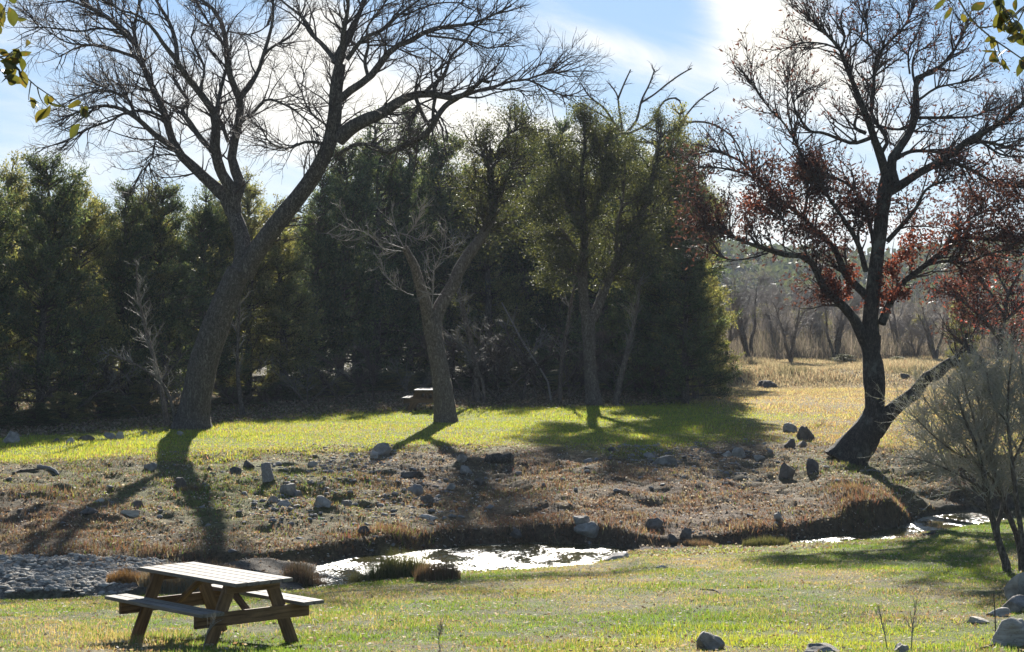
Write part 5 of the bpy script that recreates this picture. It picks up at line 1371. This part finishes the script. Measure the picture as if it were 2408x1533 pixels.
def picnic_table(label, loc, rz):
    e = empty('picnic_table', loc, label, 'picnic table', 'wooden picnic tables'); e.rotation_euler = (0, 0, rz)
    Lh, top = .915, .735
    w = .137
    board_obj('tabletop', [(random.uniform(-.006, .006), (i - 2) * .1455, 0, 1.83, w, .038) for i in range(5)], 'wood_grey', e, (0, 0, top - .019))
    for s in (-1, 1):
        board_obj('seat', [(random.uniform(-.01, .01), (i - .5) * .142, 0, 1.83, .136, .038) for i in range(2)], 'wood_grey', e, (0, s * .635, .445))
    for ex in (-.66, .66):
        sg = 1 if ex > 0 else -1
        for s in (-1, 1):
            # legs run from under the top outward to the ground
            h0, y_t, y_b = top - .038, .25, .56
            ln = math.hypot(h0 + .04, y_b - y_t)
            an = math.atan2(h0 + .04, (y_b - y_t))
            board_obj('leg', [(0, 0, 0, ln, .145, .040)], 'wood_leg', e, (ex, s * (y_t + y_b) / 2, h0 / 2 - .02), (0, 0, 0)).matrix_local = \
                Matrix.Translation((ex, s * (y_t + y_b) / 2, h0 / 2 - .02)) @ Matrix(((0, 0, 1, 0), (-s * math.cos(an), math.sin(an) * s, 0, 0), (math.sin(an), math.cos(an), 0, 0), (0, 0, 0, 1)))
        board_obj('seat_support', [(0, 0, 0, 1.44, .040, .14)], 'wood_leg', e, (ex + sg * .0415, 0, .355), (0, 0, R(90)))
        board_obj('top_cleat', [(0, 0, 0, .68, .040, .09)], 'wood_leg', e, (ex + sg * .0415, 0, top - .038 - .046), (0, 0, R(90)))
        # diagonal brace from the seat support to the middle of the top
        x1, z1_, x2, z2_ = ex - sg * .0, .36, sg * .17, top - .06
        board_obj('brace', [(0, 0, 0, math.hypot(x2 - x1, z2_ - z1_), .085, .038)], 'wood_leg', e, ((x1 + x2) / 2, 0, (z1_ + z2_) / 2), (0, -math.atan2(z2_ - z1_, x2 - x1), 0))
    return e
yt = 22.55
xt = (503 - CX) / F * yt
picnic_table('weathered wooden picnic table with attached benches on the near lawn', (xt, yt, tz(xt, yt) - .01), math.atan2(-.737, .676))
x_, y_, z_ = ground_hit(1004, 964)
picnic_table('far wooden picnic table in the shade partly hidden behind the forked tree trunk', (x_, y_, z_), R(86))

# ================================================================ 8. LEAFY TWIGS REACHING IN FROM THE NEAREST OAK
def near_branch(label, pts, w, y, n1, nleaf, side, extra=()):
    nleaf = int(nleaf * 2.4)
    T = Traced(y, 14); T.limb(pts, w, 0, .25)
    for p_, w_, d_ in extra: T.limb(p_, w_, 0, d_)
    P, Rr = T.arr()
    e = empty('leafy_branch', P[0, 0], label, 'branch', 'leafy twigs hanging into the upper corners'); off = np.array(P[0, 0])
    a = grow(P, Rr, n1, .05, .16, (50, 12), .2, 1, -.05, .15, .6, .003, .001, K=5)
    V, Fc = tubes(P - off, Rr, 6); mesh_obj('stem', V, Fc, M['twig_grey'], e, smoothf=True)
    V, Fc = tubes(a[0] - off, a[1], 4); mesh_obj('twigs', V, Fc, M['twig_grey'], e)
    # cupped oval leaves
    allP = np.concatenate([P[:, :, :].reshape(-1, 3), a[0][:, 1:].reshape(-1, 3)])
    tipsP = np.concatenate([a[0][:, -1], a[0][:, 3], P[:, -1], P[:, -3], P[:, -5], P[:, -7]])
    for i in range(nleaf):
        p = tipsP[rng.integers(0, len(tipsP))] + rng.standard_normal(3) * .006
        d = unit(rng.standard_normal(3) * [.8, .5, .6] + [0, 0, -.45]); Lf = rng.uniform(.028, .056); wd = Lf * rng.uniform(.42, .6)
        sdv = unit(np.cross(d, rng.standard_normal(3))); nn = np.cross(d, sdv)
        tt = np.linspace(0, 1, 8); ww = np.array([.02, .45, .8, .98, 1, .85, .5, .02]) * wd / 2
        bend = rng.uniform(-.25, .25)
        c = d * (tt * Lf)[:, None] + nn * (bend * Lf * (tt - .5) ** 2 * 2)[:, None]
        rowsV = [c + sdv * (ww * k)[:, None] + nn * (abs(k) * ww * rng.uniform(.2, .45))[:, None] for k in (-1, -.5, 0, .5, 1)]
        V = np.stack(rowsV, 1).reshape(-1, 3) + p - off
        base = np.array([(.07, .08, .03), (.09, .095, .035), (.055, .062, .03), (.13, .12, .04)][rng.integers(0, 4)])
        cols = np.repeat(base[None], len(V), 0) * (.85 + .3 * rng.random((len(V), 1)))
        cols[rng.random(len(V)) < .05] = (.16, .08, .03)
        mesh_obj('leaf', V, grid_faces(8, 5), M['nearleaf'], e, col=cols, smoothf=True)
near_branch('leafy oak twig with oval green leaves hanging into the upper left corner', [(-420, 20), (-200, 70), (-60, 115), (20, 145), (60, 180), (100, 215), (140, 240), (160, 262)], [14, 9, 5, 3.5, 2.5], 5.0, 16, 26, 1,
            [([(10, 140), (30, 120), (50, 108)], [3, 2], .03), ([(-20, 130), (-10, 70), (0, 20)], [3, 2], .05)])
near_branch('leafy oak twig with oval green leaves hanging into the upper right corner', [(2180, -260), (2215, -120), (2250, -10), (2280, 40), (2320, 80), (2370, 115), (2420, 150), (2480, 190)], [12, 8, 4.5, 4, 3.5, 3], 5.0, 22, 34, 1,
            [([(2340, -160), (2345, -40), (2355, 10), (2370, 30)], [5, 3, 2], .05), ([(2480, -100), (2430, -10), (2400, 30)], [5, 3, 2], -.05), ([(2330, 88), (2340, 120), (2352, 150)], [2.5, 2], .03)])

# ================================================================ 9. AIR
bm = bmesh.new(); bmesh.ops.create_cube(bm, size=1.0)
for v in bm.verts: v.co = Vector((v.co.x * 2400, v.co.y * 1700 + 790, (v.co.z + .5) * 72 - 14))
me = bpy.data.meshes.new('haze'); bm.to_mesh(me); bm.free()
hz_ = bpy.data.objects.new('haze', me); S.collection.objects.link(hz_)
m, t, o, g_ = new_mat('haze'); vol = t.nodes.new('ShaderNodeVolumePrincipled')
vol.inputs['Color'].default_value = (.80, .88, 1.0, 1); vol.inputs['Density'].default_value = .00022; vol.inputs['Anisotropy'].default_value = 0.0
t.links.new(vol.outputs[0], o.inputs['Volume']); me.materials.append(m)
tag(hz_, 'thin bluish winter haze over the valley', 'haze', kind='stuff')
for o in S.objects:
    if 'H' in o: del o['H']
